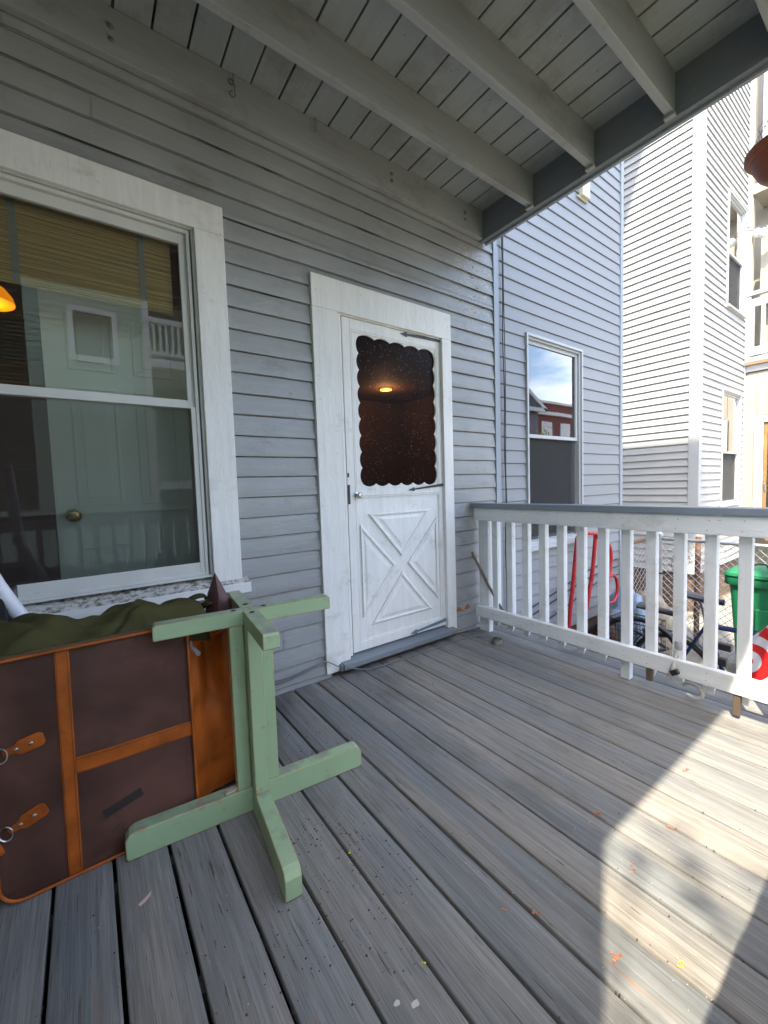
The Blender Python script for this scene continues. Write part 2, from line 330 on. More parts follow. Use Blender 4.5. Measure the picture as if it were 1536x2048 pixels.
# ------------------------------------------------------------------ siding
def siding(mb, O, U, N, u0, u1, z0, z1, e, t, tt, holes=(), seg=None, wob=0, tj=0, zoff=0.0, rg=None, lip=0):
    """lapped courses on the plane through O spanned by U (level) and z; N points outwards; holes: (u0,u1,z0,z1)"""
    O, U, N = Vector(O), Vector(U), Vector(N); rg = rg or rnd
    zc = z0+zoff; k = 0
    while zc < z1-1e-4:
        ztop = zc+e
        cuts = sorted({max(zc,z0), min(ztop,z1)} | {h for H in holes for h in (H[2],H[3]) if max(zc,z0) < h < min(ztop,z1)})
        dt = rg.uniform(-tj, tj)
        joints = sorted(rg.uniform(u0,u1) for _ in range(int((u1-u0)/1.4))) if tj else []
        for zi in range(len(cuts)-1):
            za, zb = cuts[zi], cuts[zi+1]; zm = (za+zb)/2
            spans = [(u0,u1)]
            for H in holes:
                if H[2] < zm < H[3]:
                    ns = []
                    for a, b in spans:
                        if H[1] <= a or H[0] >= b: ns.append((a,b)); continue
                        if H[0] > a: ns.append((a,H[0]))
                        if H[1] < b: ns.append((H[1],b))
                    spans = ns
            for a, b in spans:
                pieces = []; p = a
                for j in joints:
                    if p+.1 < j < b-.1: pieces.append((p, j-.0008)); p = j+.0008
                pieces.append((p,b))
                for (pa, pb) in pieces:
                    n = max(1, int((pb-pa)/seg)) if seg else 1
                    jt = dt+(rg.uniform(-tj,tj) if tj else 0)
                    base = len(mb.v)
                    rows = []
                    for i in range(n+1):
                        u = pa+(pb-pa)*i/n
                        w = wob*noise.noise(Vector((u*2.1,zc*9,3.3)))+wob*.6*noise.noise(Vector((u*9,zc*9,1.3))) if wob else 0
                        def off(z): return (t+jt)+(tt-t)*(z-zc)/e
                        bot = za == max(zc,z0) and abs(za-zc) < 1e-6
                        q = O+U*u
                        col = []
                        if bot:
                            col.append(q+N*(tt-.003)+Vector((0,0,zc+w+.002)))
                            col.append(q+N*(off(zc)-lip*.5)+Vector((0,0,zc+w)))
                            if lip: col.append(q+N*(off(zc)+lip*.4)+Vector((0,0,zc+w+lip*1.2)))
                            else: col.append(q+N*(off(zc)+.0004)+Vector((0,0,zc+w+.0018)))
                        else: col.append(q+N*off(za)+Vector((0,0,za)))
                        col.append(q+N*off(zb)+Vector((0,0,zb+(.004 if zb == ztop else 0))))
                        rows.append(col)
                    m = len(rows[0])
                    for c in rows: mb.v += [tuple(x) for x in c]
                    for i in range(n):
                        for j in range(m-1):
                            mb.f.append((base+i*m+j, base+(i+1)*m+j, base+(i+1)*m+j+1, base+i*m+j+1))
        zc = ztop; k += 1

X, Y, Z = Vector((1,0,0)), Vector((0,1,0)), Vector((0,0,1))
def W(x, z, y):
    """a point measured on the wall plane y=0, moved to the plane y"""
    k = (y-CY)/(-CY); return (x*k, y, CH+(z-CH)*k)
def wbox(mb, x0, x1, z0, z1, y0, y1):
    a = W(x0,z0,y0); b = W(x1,z1,y0); return mb.box(a[0],b[0],y0,y1,a[2],b[2])

# ================================================================== GROUND, DECK
g = MB(); n = 60; S = 120
g.add([(-S,-S,-.85),(S,-S,-.85),(S,S,-.85),(-S,S,-.85)], [(0,1,2,3)])
tag(g.build('ground', M['soil']), 'tan concrete and soil yard beyond the railing', kind='structure')
pv = MB(); pv.box(4.6,9.2,-6,-.1,-.846,-.842)
tag(pv.build('pavement', M['concrete']), 'pale cracked concrete alley between the houses', kind='structure')

lw = MB(); lw.box(-60,4.55,-60,-2.45,-.848,-.843)  # dark grass added to cut bounce light into the porch
tag(lw.build('lawn', plain('dark lawn', (.055,.065,.03), .95, var=.3, vs=4, bump=.8, bs=60, bd=.02)), 'dark grass yard added in front of the porch to cut bounce light', kind='structure')
dk = MB(); pitch = .1425; k = -20
while k*pitch < 2.61:
    gap = rnd.uniform(.0085,.0110) if k < 3 else (rnd.uniform(.008,.0105) if k < 8 else rnd.uniform(.005,.0075))
    x0 = k*pitch+gap/2; x1 = min((k+1)*pitch-gap/2, 2.61); k += 1
    if x1-x0 < .02: continue
    th = .026; b = .0035; dz = rnd.uniform(-.0012,.0012)
    ys = [-2.36+i*(2.36-.014)/24 for i in range(25)]
    base = len(dk.v); m = 8
    for y in ys:
        wl = .0011*noise.noise(Vector((k*3.1,y*1.7,0))); wr = .0011*noise.noise(Vector((k*3.1+7,y*1.7,0))); cz = dz+.0008*noise.noise(Vector((k,y*1.3,5)))
        dk.v += [(x0+wl,y,-th),(x0+wl,y,-b+cz),(x0+wl+b*.35,y,-b*.35+cz),(x0+wl+b,y,cz),(x1+wr-b,y,cz),(x1+wr-b*.35,y,-b*.35+cz),(x1+wr,y,-b+cz),(x1+wr,y,-th)]
    for i in range(24):
        for j in range(m):
            dk.f.append((base+i*m+j, base+i*m+(j+1)%m, base+(i+1)*m+(j+1)%m, base+(i+1)*m+j))
    dk.f.append(tuple(base+j for j in range(m))); dk.f.append(tuple(base+24*m+j for j in range(m))[::-1])
deck = dk.build('deck', M['deck'], smooth=50)
tag(deck, 'weathered grey-blue porch deck boards running out from the house wall', kind='structure')
us = MB(); us.box(-2.8,2.47,-2.34,-.02,-.22,-.034)
# joists under the deck as solid dark framing seen only through the gaps
for i in range(6): pass
u2 = MB()
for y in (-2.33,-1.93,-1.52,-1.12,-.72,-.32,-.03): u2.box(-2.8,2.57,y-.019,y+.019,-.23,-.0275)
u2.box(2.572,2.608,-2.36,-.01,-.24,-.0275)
u2.box(2.60,2.612,-2.38,-.01,-.845,-.24); u2.box(-2.8,2.60,-2.385,-2.372,-.845,-.03); u2.box(-2.82,-2.80,-2.37,-.01,-.845,-.03)  # skirts added to keep light out from under the deck
tag(u2.build('deck_framing', plain('dark deck framing',(.05,.05,.05),.9)), 'grey joists carrying the deck boards, with skirts added to darken the gaps', kind='structure')

# ================================================================== GREY HOUSE
house = tag(empty('grey_house', (0,0,-.85)), 'grey clapboard house with white-trimmed window and crossbuck door', 'house')
mb = MB()
HW = (-1.00,.60,.60,2.44); HD = (1.10,2.13,-.02,2.26)
siding(mb, (0,0,0), X, -Y, -3.2, 2.612, -.02, 2.95, .1035, .0160, .0015, holes=(HW,HD), seg=.11, wob=.0035, tj=.0012, zoff=-.052)
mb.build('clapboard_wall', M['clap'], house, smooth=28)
mb = MB()   # sheathing behind the boards, with real openings, and the storeys above the porch
for (a,b,c,d) in ((-6,-1,-.85,9.9),(-1,.6,-.85,.60),(-1,.6,2.44,9.9),(.6,1.10,-.85,9.9),(1.10,2.13,2.26,9.9),(1.10,2.13,-.85,-.02),(2.13,2.60,-.85,9.9)):
    mb.box(a,b,.004,.14,c,d)
mb.box(-6,-5.9,.14,8,-.85,9.9)
mb.build('wall', M['trimgrey'], house)
mb = MB(); mb.box(2.600,2.640,-.022,.02,-.3,2.95); mb.build('corner_board', M['vtrim'], house, bevel=.002)
mb = MB(); mb.box(-6.2,4.85,-.5,8.3,10.62,10.75); mb.build('roof', M['greyroof'], house)
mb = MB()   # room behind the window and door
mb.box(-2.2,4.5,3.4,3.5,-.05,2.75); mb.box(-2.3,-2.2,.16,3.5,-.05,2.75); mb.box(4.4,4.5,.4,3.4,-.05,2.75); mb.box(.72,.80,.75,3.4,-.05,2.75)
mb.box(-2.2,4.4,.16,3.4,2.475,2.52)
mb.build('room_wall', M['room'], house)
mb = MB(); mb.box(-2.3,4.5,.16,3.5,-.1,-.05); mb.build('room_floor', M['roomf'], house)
# bottom patch board right of the door with torn orange rot
mb = MB(); wbox(mb, 2.15,2.30,.0,.165,-.024,-.014); mb.build('patch_board', M['clap'], house, bevel=.001)
mb = MB()
pts = []
for i in range(9):
    x = 2.150+i*.0175; pts.append((x, .172+.022*math.sin(i*1.1)+.01*noise.noise(Vector((i*.7,2,1)))))
poly = [W(x,.160,-.0262) for x,_ in pts]+[W(x,z,-.0262) for x,z in reversed(pts)]
mb.prism(poly, (0,.006,0))
rot = plain('rotten orange wood', (.36,.13,.03), .9, var=.4, vs=40, bump=.9, bs=90, bd=.004)
mb.build('rotten_patch', rot, house)

# --- the window
win = MB()
a = W(.617,0,-.034)[0]
wbox(win, -.80,.617,2.325,2.460,-.034,.02)
wbox(win, .483,.617,.655,2.3245,-.034,.02)
wbox(win, -.80,-.666,.655,2.3245,-.034,.02)
window = win.build('window', M['white'], house, bevel=.003)
s = MB()                       # sill: sloping top, dirty, with a white nosing
s.prism([(-.84,.06,.690),(-.84,-.052,.655),(-.84,-.068,.653),(-.84,-.070,.602),(-.84,-.02,.600),(-.84,.06,.600)], (.84+.636,0,0))
s.build('sill', M['dirty'], window, bevel=.003)
s = MB(); s.box(-.841,.637,-.0725,-.0705,.600,.650); s.build('sill_nosing', M['whitex'], window)
f = MB()
def frame(mb, x0,x1,z0,z1,wl,wr,wb,wt,y0,y1):
    mb.box(x0,x0+wl,y0,y1,z0,z1); mb.box(x1-wr,x1,y0,y1,z0,z1); mb.box(x0+wl,x1-wr,y0,y1,z0,z0+wb); mb.box(x0+wl,x1-wr,y0,y1,z1-wt,z1)
frame(f, -.662,.481,.690,2.318,.016,.016,.012,.016,-.012,.10)
frame(f, -.640,.459,.702,2.300,.014,.014,.012,.016,-.002,.10)
f.build('frame', M['alu'], window, bevel=.0015)
f = MB(); frame(f, -.640,.447,1.492,2.286,.032,.032,.040,.046,.018,.040); f.build('sash', M['alu'], window, bevel=.002)
f = MB(); frame(f, -.640,.452,.712,1.500,.030,.028,.052,.008,.004,.017); f.build('sash', M['alu'], window, bevel=.002)
f = MB(); f.box(-.61,.416,.028,.031,1.53,2.242); f.build('pane', M['pane'], window)
f = MB(); f.box(-.61,.424,.0440,.047,.74,1.50); f.build('pane', M['pane'], window)
f = MB(); f.add([(-.61,.011,.762),(.425,.011,.762),(.425,.011,1.494),(-.61,.011,1.494)],[(0,1,2,3)]); f.build('screen', M['screen'], window)

# --- the door
cs = MB()
wbox(cs, 1.072,1.236,.012,2.11,-.030,.03); wbox(cs, 2.062,2.150,.03,2.11,-.030,.03); wbox(cs, 1.072,2.150,2.1105,2.288,-.030,.03)
cs.build('door_casing', M['white'], house, bevel=.002)
st = MB(); wbox(st, 1.237,1.252,.08,2.10,-.016,.06); wbox(st, 2.050,2.0615,.08,2.10,-.016,.06); wbox(st, 1.237,2.0615,2.096,2.1095,-.012,.06)
st.build('door_stop', M['white'], house, bevel=.001)
th = MB(); th.prism([(0,-.075,.040),(0,-.075,.072),(0,.05,.086),(0,.05,.040)], (.93,0,0))
for i in range(len(th.v)): th.v[i] = (th.v[i][0]+1.150, th.v[i][1], th.v[i][2])
wbox(th, 1.17,2.10,.004,.0385,-.060,.03)
tho = th.build('threshold', paintwood('grey blue threshold paint',(.19,.215,.235),'x',.5,chips=(.42,.30,.18),chip=.66), house, bevel=.003)
ds = MB()
dx0, dx1, dz0, dz1 = 1.258, 2.044, .092, 2.090
def dbox(mb, x0,x1,z0,z1,y0,y1): return wbox(mb, x0,x1,z0,z1,y0,y1)
dbox(ds, dx0,dx0+.052,dz0,dz1,-.004,.028); dbox(ds, dx1-.040,dx1,dz0,dz1,-.004,.028)
dbox(ds, dx0+.052,dx1-.040,dz1-.062,dz1,-.004,.028); dbox(ds, dx0+.052,dx1-.040,1.045,1.085,-.004,.028); dbox(ds, dx0+.052,dx1-.040,dz0,dz0+.055,-.004,.028)
door = ds.build('door', M['white'], house, bevel=.002)
ds = MB(); wbox(ds, 1.310,2.004,.147,1.045,.006,.026); 
door_panel_y = .006
ds.build('lower_panel', M['white'], door)
xc, zc0 = 1.652, .590
L, Rr, Bt, Tp = 1.345, 1.965, .245, .925
tri = []
aw = .058
tri.append([(L+aw*1.25,Bt),(Rr-aw*1.25,Bt),(xc,zc0-aw*1.15)])
tri.append([(L+aw*1.25,Tp),(xc,zc0+aw*1.15),(Rr-aw*1.25,Tp)])
tri.append([(L,Bt+aw*1.25),(xc-aw*1.05,zc0),(L,Tp-aw*1.25)])
tri.append([(Rr,Bt+aw*1.25),(Rr,Tp-aw*1.25),(xc+aw*1.05,zc0)])
cb = MB()
for T in tri:
    cx = sum(p[0] for p in T)/3; cz = sum(p[1] for p in T)/3
    def ring(sc_, y): return [Vector(W(cx+(p[0]-cx)*sc_, cz+(p[1]-cz)*sc_, y)) for p in T]
    rings = [ring(1.10,.006), ring(1.04,-.006), ring(.96,-.006), ring(.90,.002), ring(.80,.002), ring(.62,-.004)]
    b = len(cb.v)
    for rg_ in rings: cb.v += [tuple(p) for p in rg_]
    for i in range(len(rings)-1):
        for j in range(3): cb.f.append((b+i*3+j, b+i*3+(j+1)%3, b+(i+1)*3+(j+1)%3, b+(i+1)*3+j))
    cb.f.append((b+15,b+16,b+17))
cb.build('crossbuck_panel', M['white'], door)
# scalloped trim round the pane
def scallop():
    x0,x1,z0,z1 = 1.368,1.968,1.118,1.994
    pts = []
    def side(ax,az,bx,bz,n,nx,nz):
        for i in range(n):
            for j in range(8):
                f_ = (i+j/8)/n; hgt = .017*abs(math.sin(math.pi*(j/8)))**.75
                pts.append((ax+(bx-ax)*f_+nx*hgt, az+(bz-az)*f_+nz*hgt))
    side(x0,z0,x1,z0,6,0,-1); side(x1,z0,x1,z1,8,1,0); side(x1,z1,x0,z1,5,0,1); side(x0,z1,x0,z0,9,-1,0)
    return pts
inner = scallop(); ox0,ox1,oz0,oz1 = 1.310,2.004,1.085,2.028
bm = bmesh.new()
yo, yi = .004, .012
vi = [bm.verts.new(W(x,z,yo)) for x,z in inner]
vo = [bm.verts.new(W(x,z,yo)) for x,z in ((ox0,oz0),(ox1,oz0),(ox1,oz1),(ox0,oz1))]
es = [bm.edges.new((vi[i],vi[(i+1)%len(vi)])) for i in range(len(vi))]+[bm.edges.new((vo[i],vo[(i+1)%4])) for i in range(4)]
bmesh.ops.triangle_fill(bm, edges=es, use_beauty=True)
r_ = bmesh.ops.extrude_face_region(bm, geom=list(bm.faces)); bmesh.ops.translate(bm, vec=(0,yi-yo,0), verts=[v for v in r_['geom'] if isinstance(v, bmesh.types.BMVert)])
bmesh.ops.recalc_face_normals(bm, faces=bm.faces)
me = bpy.data.meshes.new('scalloped_trim'); bm.to_mesh(me); bm.free(); me.materials.append(M['white'])
o = bpy.data.objects.new('scalloped_trim', me); COL.objects.link(o); attach(o, door)
mo = MB()
def dframe(mb, x0,x1,z0,z1,w,y0,y1):
    wbox(mb,x0,x0+w,z0,z1,y0,y1); wbox(mb,x1-w,x1,z0,z1,y0,y1); wbox(mb,x0+w,x1-w,z0,z0+w,y0,y1); wbox(mb,x0+w,x1-w,z1-w,z1,y0,y1)
dframe(mo, 1.311,2.003,1.0855,2.0275,.010,-.001,.0035); dframe(mo, 1.322,1.992,1.0965,2.0165,.004,.001,.0036)
dframe(mo, 1.311,2.003,.148,1.044,.010,-.001,.0055)
mo.build('moulding', M['white'], door, bevel=.001)
gp = MB(); a = W(1.315,1.09,.018); b = W(2.0,2.02,.018); gp.box(a[0],b[0],.016,.018,a[2],b[2]); gp.build('pane', M['dscreen'], door)
# strap hinges with arrow heads
def strap(p, q, mat_, wd=.022):
    h = MB(); p, q = Vector(p), Vector(q); d = (q-p); ln = d.length; d.normalize(); s_ = d.cross(Y).normalized()
    yv = Vector((0,-.004,0))
    pts = [p+s_*wd*.55, p-s_*wd*.55, p+d*(ln-.055)-s_*wd*.28, p+d*(ln-.055)-s_*wd*.75, q, p+d*(ln-.055)+s_*wd*.75, p+d*(ln-.055)+s_*wd*.28]
    h.prism(pts, yv)
    for f_ in (.12,.42,.7):
        c = p+d*ln*f_+yv; h.lathe([(.0045,0),(.004,.002),(.0015,.003)], c, 8, Matrix.Rotation(R(90),3,'X'))
    return h
strap(W(2.046,2.090,-.006), W(1.690,2.072,-.006), M['iron']).build('strap_hinge', M['iron'], door)
strap(W(2.062,1.100,-.006), W(1.72,1.070,-.006), M['iron'], .018).build('strap_hinge', M['iron'], door)
strap(W(2.044,.130,-.006), W(1.705,.105,-.006), M['bluegrey']).build('strap_hinge', M['bluegrey'], door)
hn = MB(); RX = Matrix.Rotation(R(90),3,'X')
hn.lathe([(.020,0),(.020,.004),(.008,.006),(.008,.02),(.016,.026),(.018,.034),(.012,.04),(0.001,.041)], W(1.322,1.052,-.005), 18, RX)
hn.build('knob', M['steel'], door, smooth=40)
hn = MB(); wbox(hn, 1.262,1.275,1.00,1.115,-.012,-.005); wbox(hn, 1.262,1.272,1.16,1.185,-.010,-.005); hn.build('latch', M['iron'], door, bevel=.001)
# small arrow-free doorbell wire tacked at sill height and nail heads on the casing
for x_, z_ in ((1.10,2.20),(1.10,1.6),(1.09,1.0),(1.10,.45),(2.12,.5),(2.12,1.1),(2.12,1.7),(2.12,2.2),(1.20,1.3),(1.20,.7),(1.6,2.25),(1.4,2.24)):
    nh = MB(); nh.lathe([(.0025,0),(.002,.0007),(.0004,.0009)], W(x_,z_,-.0305), 6, RX); nh.build('nail_head', M['cord'], house)

# ---- things behind the glass
d = MB(); d.box(-.118,.50,.36,.40,.02,2.075)
idr = d.build('interior_door', M['idoor'], bevel=.002); tag(idr, 'pale green panelled interior door seen through the window', 'interior door')
d = MB()
for (x0,x1) in ((-.03,.155),(.235,.42)):
    for (z0,z1) in ((.2,.85),(1.05,1.62),(1.70,1.98)):
        d.box(x0,x1,.3535,.3595,z0,z0+.012); d.box(x0,x1,.3535,.3595,z1-.012,z1); d.box(x0,x0+.012,.3535,.3595,z0+.012,z1-.012); d.box(x1-.012,x1,.3535,.3595,z0+.012,z1-.012)
        d.box(x0+.04,x1-.04,.355,.3597,z0+.04,z1-.04)
d.build('panel', M['idoor'], idr, bevel=.001)
d = MB(); d.lathe([(.033,0),(.033,.006),(.026,.010),(.012,.014),(.012,.03),(.022,.036),(.026,.046),(.026,.056),(.020,.062),(.010,.0635),(.009,.061),(.0005,.061)], (-.050,.3595,1.010), 26, RX)
d.build('knob', M['brass'], idr, smooth=35)
bl = MB()
for i in range(34):
    z = 2.285-i*.0102; bl.box(-.60,.39,.085+.0015*(i%2)+rnd.uniform(0,.001),.090+.0015*(i%2),z-.0092,z)
bb = bl.build('bamboo_blind', M['bamboo']); tag(bb, 'brown bamboo roll blind half raised behind the window', 'window blind')
tape = plain('grey tape',(.20,.22,.17),.9)
for x_ in (-.42,-.165,.27):
    bl = MB(); bl.box(x_-.012,x_+.012,.0825,.0845,1.94,2.285); bl.build('binding_tape', tape, bb)
lp = MB(); lc = (-.385,1.0,2.165)
prof = [(.135,0),(.137,.004),(.128,.04),(.100,.08),(.06,.105),(.025,.115),(.024,.112),(.058,.10),(.096,.076),(.124,.038),(.131,.003)]
lp.lathe(prof, lc, 30)
lamp = lp.build('pendant_lamp', M['steel'], smooth=50)
lamp.data.materials.clear(); lamp.data.materials.append(emit('lit amber glass shade',(1,.30,.0),.10)); tag(lamp, 'amber ribbed pendant lamp lit inside the dark room', 'lamp')
lp = MB(); lp.tube([(lc[0],lc[1],lc[2]+.11),(lc[0],lc[1],2.474)], .006, 6); lp.build('stem', M['iron'], lamp)
cl = MB(); cl.lathe([(.085,0),(.085,-.02),(.03,-.03),(.001,-.03)], (3.51,2.6,2.47), 24)
clo = cl.build('ceiling_light', M['steel'], smooth=40); clo.data.materials.clear(); clo.data.materials.append(emit('lit ceiling disc',(1,.50,.10),.22)); tag(clo, 'small round warm ceiling light seen through the door window', 'ceiling light')

for nm_, lc_, en_ in (('pendant_bulb',(-.385,1.0,2.16),2.0),('ceiling_bulb',(3.51,2.6,2.36),1.5)):
    pl = bpy.data.lights.new(nm_,'POINT'); pl.energy = en_; pl.color = (1,.52,.22); pl.shadow_soft_size = .05
    po = bpy.data.objects.new(nm_, pl); COL.objects.link(po); po.location = lc_
# ================================================================== PORCH CEILING
pc = tag(empty('porch_ceiling', (2.5,-2.2,2.9)), 'painted porch ceiling with grey joists, board soffit and rim beam', 'porch ceiling')
mb = MB(); k = 0
x = 2.4455
while x > -3:
    gp_ = rnd.uniform(.007,.011); mb.box(x-.14+gp_, x, -2.233, -.03, 3.060+rnd.uniform(-.001,.001), 3.085); x -= .14
mb.build('ceiling_board', M['ceil'], pc, bevel=.0015, seg=1)
JY = [-.451,-.843,-1.235,-1.628,-2.02]
for y in JY:
    mb = MB(); mb.box(-3, 2.444, y-.019, y+.019, 2.872, 3.058)
    j = mb.build('joist', M['trimgrey'], pc, bevel=.003)
    mb = MB(); mb.box(2.415,2.4435,y-.024,y+.024,2.855,2.8705); mb.build('hanger_block', M['trimgrey'], j, bevel=.002)
mb = MB(); mb.box(-3, 2.446, -.052, -.015, 2.868, 3.058); ledger = mb.build('ledger_board', M['trimgrey'], pc, bevel=.003)
for (x_,z_) in ((1.62,2.985),(1.62,2.945),(2.26,2.985),(2.26,2.94),(.2,2.98),(.2,2.93)):
    mb = MB(); mb.lathe([(.011,0),(.011,.003),(.007,.004),(.007,.008),(.0005,.009)], (x_,-.0525,z_), 10, RX); mb.build('bolt', M['cord'], ledger)
mb = MB(); mb.box(2.446,2.486,-2.235,-.016,2.858,3.088); mb.build('rim_beam', M['beamy'], pc, bevel=.003)
mb = MB(); mb.box(2.4885,2.512,-2.238,-.03,2.846,3.16); mb.build('fascia_board', M['vtrim'], pc, bevel=.003)
mb = MB(); mb.box(-3,2.444,-2.232,-2.19,2.862,3.058); mb.build('front_beam', M['trimgrey'], pc, bevel=.003)
mb = MB(); mb.box(-3,2.44,-2.22,.0,3.14,3.16); mb.build('upper_deck', M['rust'], pc)  # dark sheet over the ceiling boards, so their gaps look unlit
for j_, y in enumerate(JY[:4]):
    for q_ in range(16):
        mb = MB(); mb.lathe([(.0032,0),(.0028,-.0008),(.0005,-.0012)], (2.38-.14*q_+rnd.uniform(-.02,.02), y-.19+rnd.uniform(-.01,.01), 3.0592), 6); mb.build('nail_head', M['rust'], pc) if q_ % 2 == 0 else None
# wire hooks hanging on the ledger
def hook(x_, y_, z_, ln, name, lab):
    p = [(x_,y_,z_),(x_+.002,y_,z_-ln*.45)]; m = MB()
    for i in range(9): t = i/8*2*math.pi; p.append((x_-.012+.012*math.cos(t), y_-.001*i*.5, z_-ln*.45-.012*math.sin(t)))
    p += [(x_+.004,y_-.004,z_-ln*.6),(x_+.005,y_-.004,z_-ln)]
    for i in range(8): t = i/8*2*math.pi*.9; p.append((x_-.009+.013*math.cos(t), y_-.004, z_-ln-.013*math.sin(t)))
    m.tube(p, .0016, 5); o = m.build(name, M['iron']); tag(o, lab, 'hook'); return o
hook(.682,-.058,3.055,.10,'wire_hook','bent black wire hook with two loops hanging under a ceiling gap')
m = MB(); m.tube([(1.11,-.062,3.06),(1.112,-.064,3.03),(1.105,-.068,2.985)], .0035, 6); tag(m.build('screw_hook', M['steel']), 'bright steel screw sticking out over the ledger board', 'hook')

# upper storeys of the porch, over the camera
up = tag(empty('upper_porch', (2.5,-2.2,5.8)), 'upper porch floors and flat roof stacked above the deck', 'porch')
mb = MB(); mb.box(-3,2.51,-2.30,-.005,5.72,5.95); mb.build('floor', M['trimgrey'], up)
mb = MB(); mb.box(-3,2.50,-2.45,-.005,9.9,10.1); mb.build('roof', M['greyroof'], up)
for (x_,y_) in ((2.42,-2.33),(-2.6,-2.33)):
    mb = MB(); mb.box(x_-.05,x_+.05,y_-.05,y_+.05,3.115,5.715); mb.box(x_-.05,x_+.05,y_-.05,y_+.05,5.955,9.895); mb.build('post', M['white'], up)

# ================================================================== RAILINGS
rail = tag(empty('porch_railing', (2.32,-1.2,0)), 'white porch railing with grey cap and square balusters at the deck side', 'railing')
RY0, RY1 = -.035, -2.30
mb = MB(); mb.box(2.288,2.392,RY1,-.02,.920,.955); mb.build('cap', M['cap'], rail, bevel=.003)
mb = MB(); mb.box(2.300,2.337,RY1,-.045,.829,.919); mb.build('top_rail', M['raily'], rail, bevel=.003)
mb = MB(); mb.box(2.300,2.337,RY1,-.050,.115,.198); mb.build('bottom_rail', M['raily'], rail, bevel=.003)
mb = MB(); mb.box(2.338,2.385,-.142,-.056,.0,.918); mb.build('post', M['railz'], rail, bevel=.003)
yb = [-.178,-.303,-.429,-.555,-.680,-.806,-.931,-1.058,-1.180,-1.304,-1.430,-1.554,-1.68,-1.806,-1.93,-2.06,-2.18]
for i, y in enumerate(yb):
    zb = .062 if i not in (7,) else .0
    mb = MB(); w_ = .046
    mb.add([(2.338,y,zb),(2.338,y-w_,zb),(2.380,y-w_,zb+.034 if zb else 0),(2.380,y,zb+.034 if zb else 0),(2.338,y,.918),(2.338,y-w_,.918),(2.380,y-w_,.918),(2.380,y,.918)],
           [(0,3,2,1),(4,5,6,7),(0,1,5,4),(1,2,6,5),(2,3,7,6),(3,0,4,7)])
    o = mb.build('baluster', M['railz'], rail, bevel=.002)
for y in yb[:13]:
    for z_ in (.852,.895,.140,.172):
        mb = MB(); mb.lathe([(.0026,0),(.0022,.0006),(.0004,.0008)], (2.2996,y-.023+rnd.uniform(-.006,.006),z_+rnd.uniform(-.004,.004)), 6, Matrix.Rotation(R(-90),3,'Y')); mb.build('nail_head', M['cord'], rail)
# wood foot blocks under the bottom rail
for y in (-1.210,-1.565):
    mb = MB(); mb.box(2.306,2.334,y-.013,y+.013,.045 if y > -1.3 else .015,.112); o = mb.build('foot_block', plain('raw weathered wood',(.10,.072,.048),.85,bump=.5), rail, bevel=.003)
fr = tag(empty('front_railing', (1.0,-2.14,0)), 'white front railing behind the camera, mirrored in the window', 'railing')
mb = MB(); mb.box(-2.6,2.45,-2.20,-2.075,.920,.955); mb.build('cap', M['cap'], fr)
mb = MB(); mb.box(-2.6,2.45,-2.155,-2.118,.829,.919); mb.build('top_rail', M['whitex'], fr)
mb = MB(); mb.box(-2.6,2.45,-2.155,-2.118,.115,.198); mb.build('bottom_rail', M['whitex'], fr)
for i in range(38):
    x_ = -2.36+i*.126; mb = MB(); mb.box(x_,x_+.042,-2.197,-2.157,.062,.918); mb.build('baluster', M['railz'], fr)
pp = MB()
for i in range(62): pp.box(-1.9,-.31,-2.238,-2.232,1.00+i*.031,1.027+i*.031)
tag(pp.build('sun_blocker_slats', M['bamboo']), 'unseen slatted panel added at the left front to block sun from the deck', 'shade')  # slats added out of view to keep sun off the left deck boards
mb = MB()
for i in range(17): mb.box(-1.93,-1.90,-2.22+i*.130,-2.095+i*.130,.0,2.86)
tag(mb.build('left_light_blocker', M['trimgrey']), 'unseen grey board wall added at the left end to darken that side', 'wall')  # boards added out of view to darken the left side of the porch
mb = MB(); mb.box(2.39,2.45,-2.232,-2.19,.957,2.86); tag(mb.build('corner_post', M['white']), 'white square porch post at the front corner', 'post')

# ================================================================== WHITE HOUSE NEXT DOOR
wh = tag(empty('white_vinyl_house', (3.65,0,-.85)), 'white vinyl-sided house wall joined to the grey house', 'house')
mb = MB(); VW = (3.00,3.875,.50,2.32)
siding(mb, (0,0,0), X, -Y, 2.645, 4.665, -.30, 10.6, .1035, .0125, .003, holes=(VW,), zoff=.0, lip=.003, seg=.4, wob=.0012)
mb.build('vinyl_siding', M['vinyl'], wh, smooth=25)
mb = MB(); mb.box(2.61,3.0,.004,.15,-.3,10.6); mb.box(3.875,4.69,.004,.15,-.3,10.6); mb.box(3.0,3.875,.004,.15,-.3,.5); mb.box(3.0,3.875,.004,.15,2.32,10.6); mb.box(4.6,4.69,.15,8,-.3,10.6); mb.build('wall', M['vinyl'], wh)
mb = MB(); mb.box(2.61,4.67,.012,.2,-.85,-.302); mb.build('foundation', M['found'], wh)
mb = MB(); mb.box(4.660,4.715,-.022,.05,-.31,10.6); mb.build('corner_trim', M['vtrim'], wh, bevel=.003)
mb = MB(); mb.box(2.643,2.668,-.016,.01,-.3,2.9); mb.build('edge_trim', M['vtrim'], wh, bevel=.002)
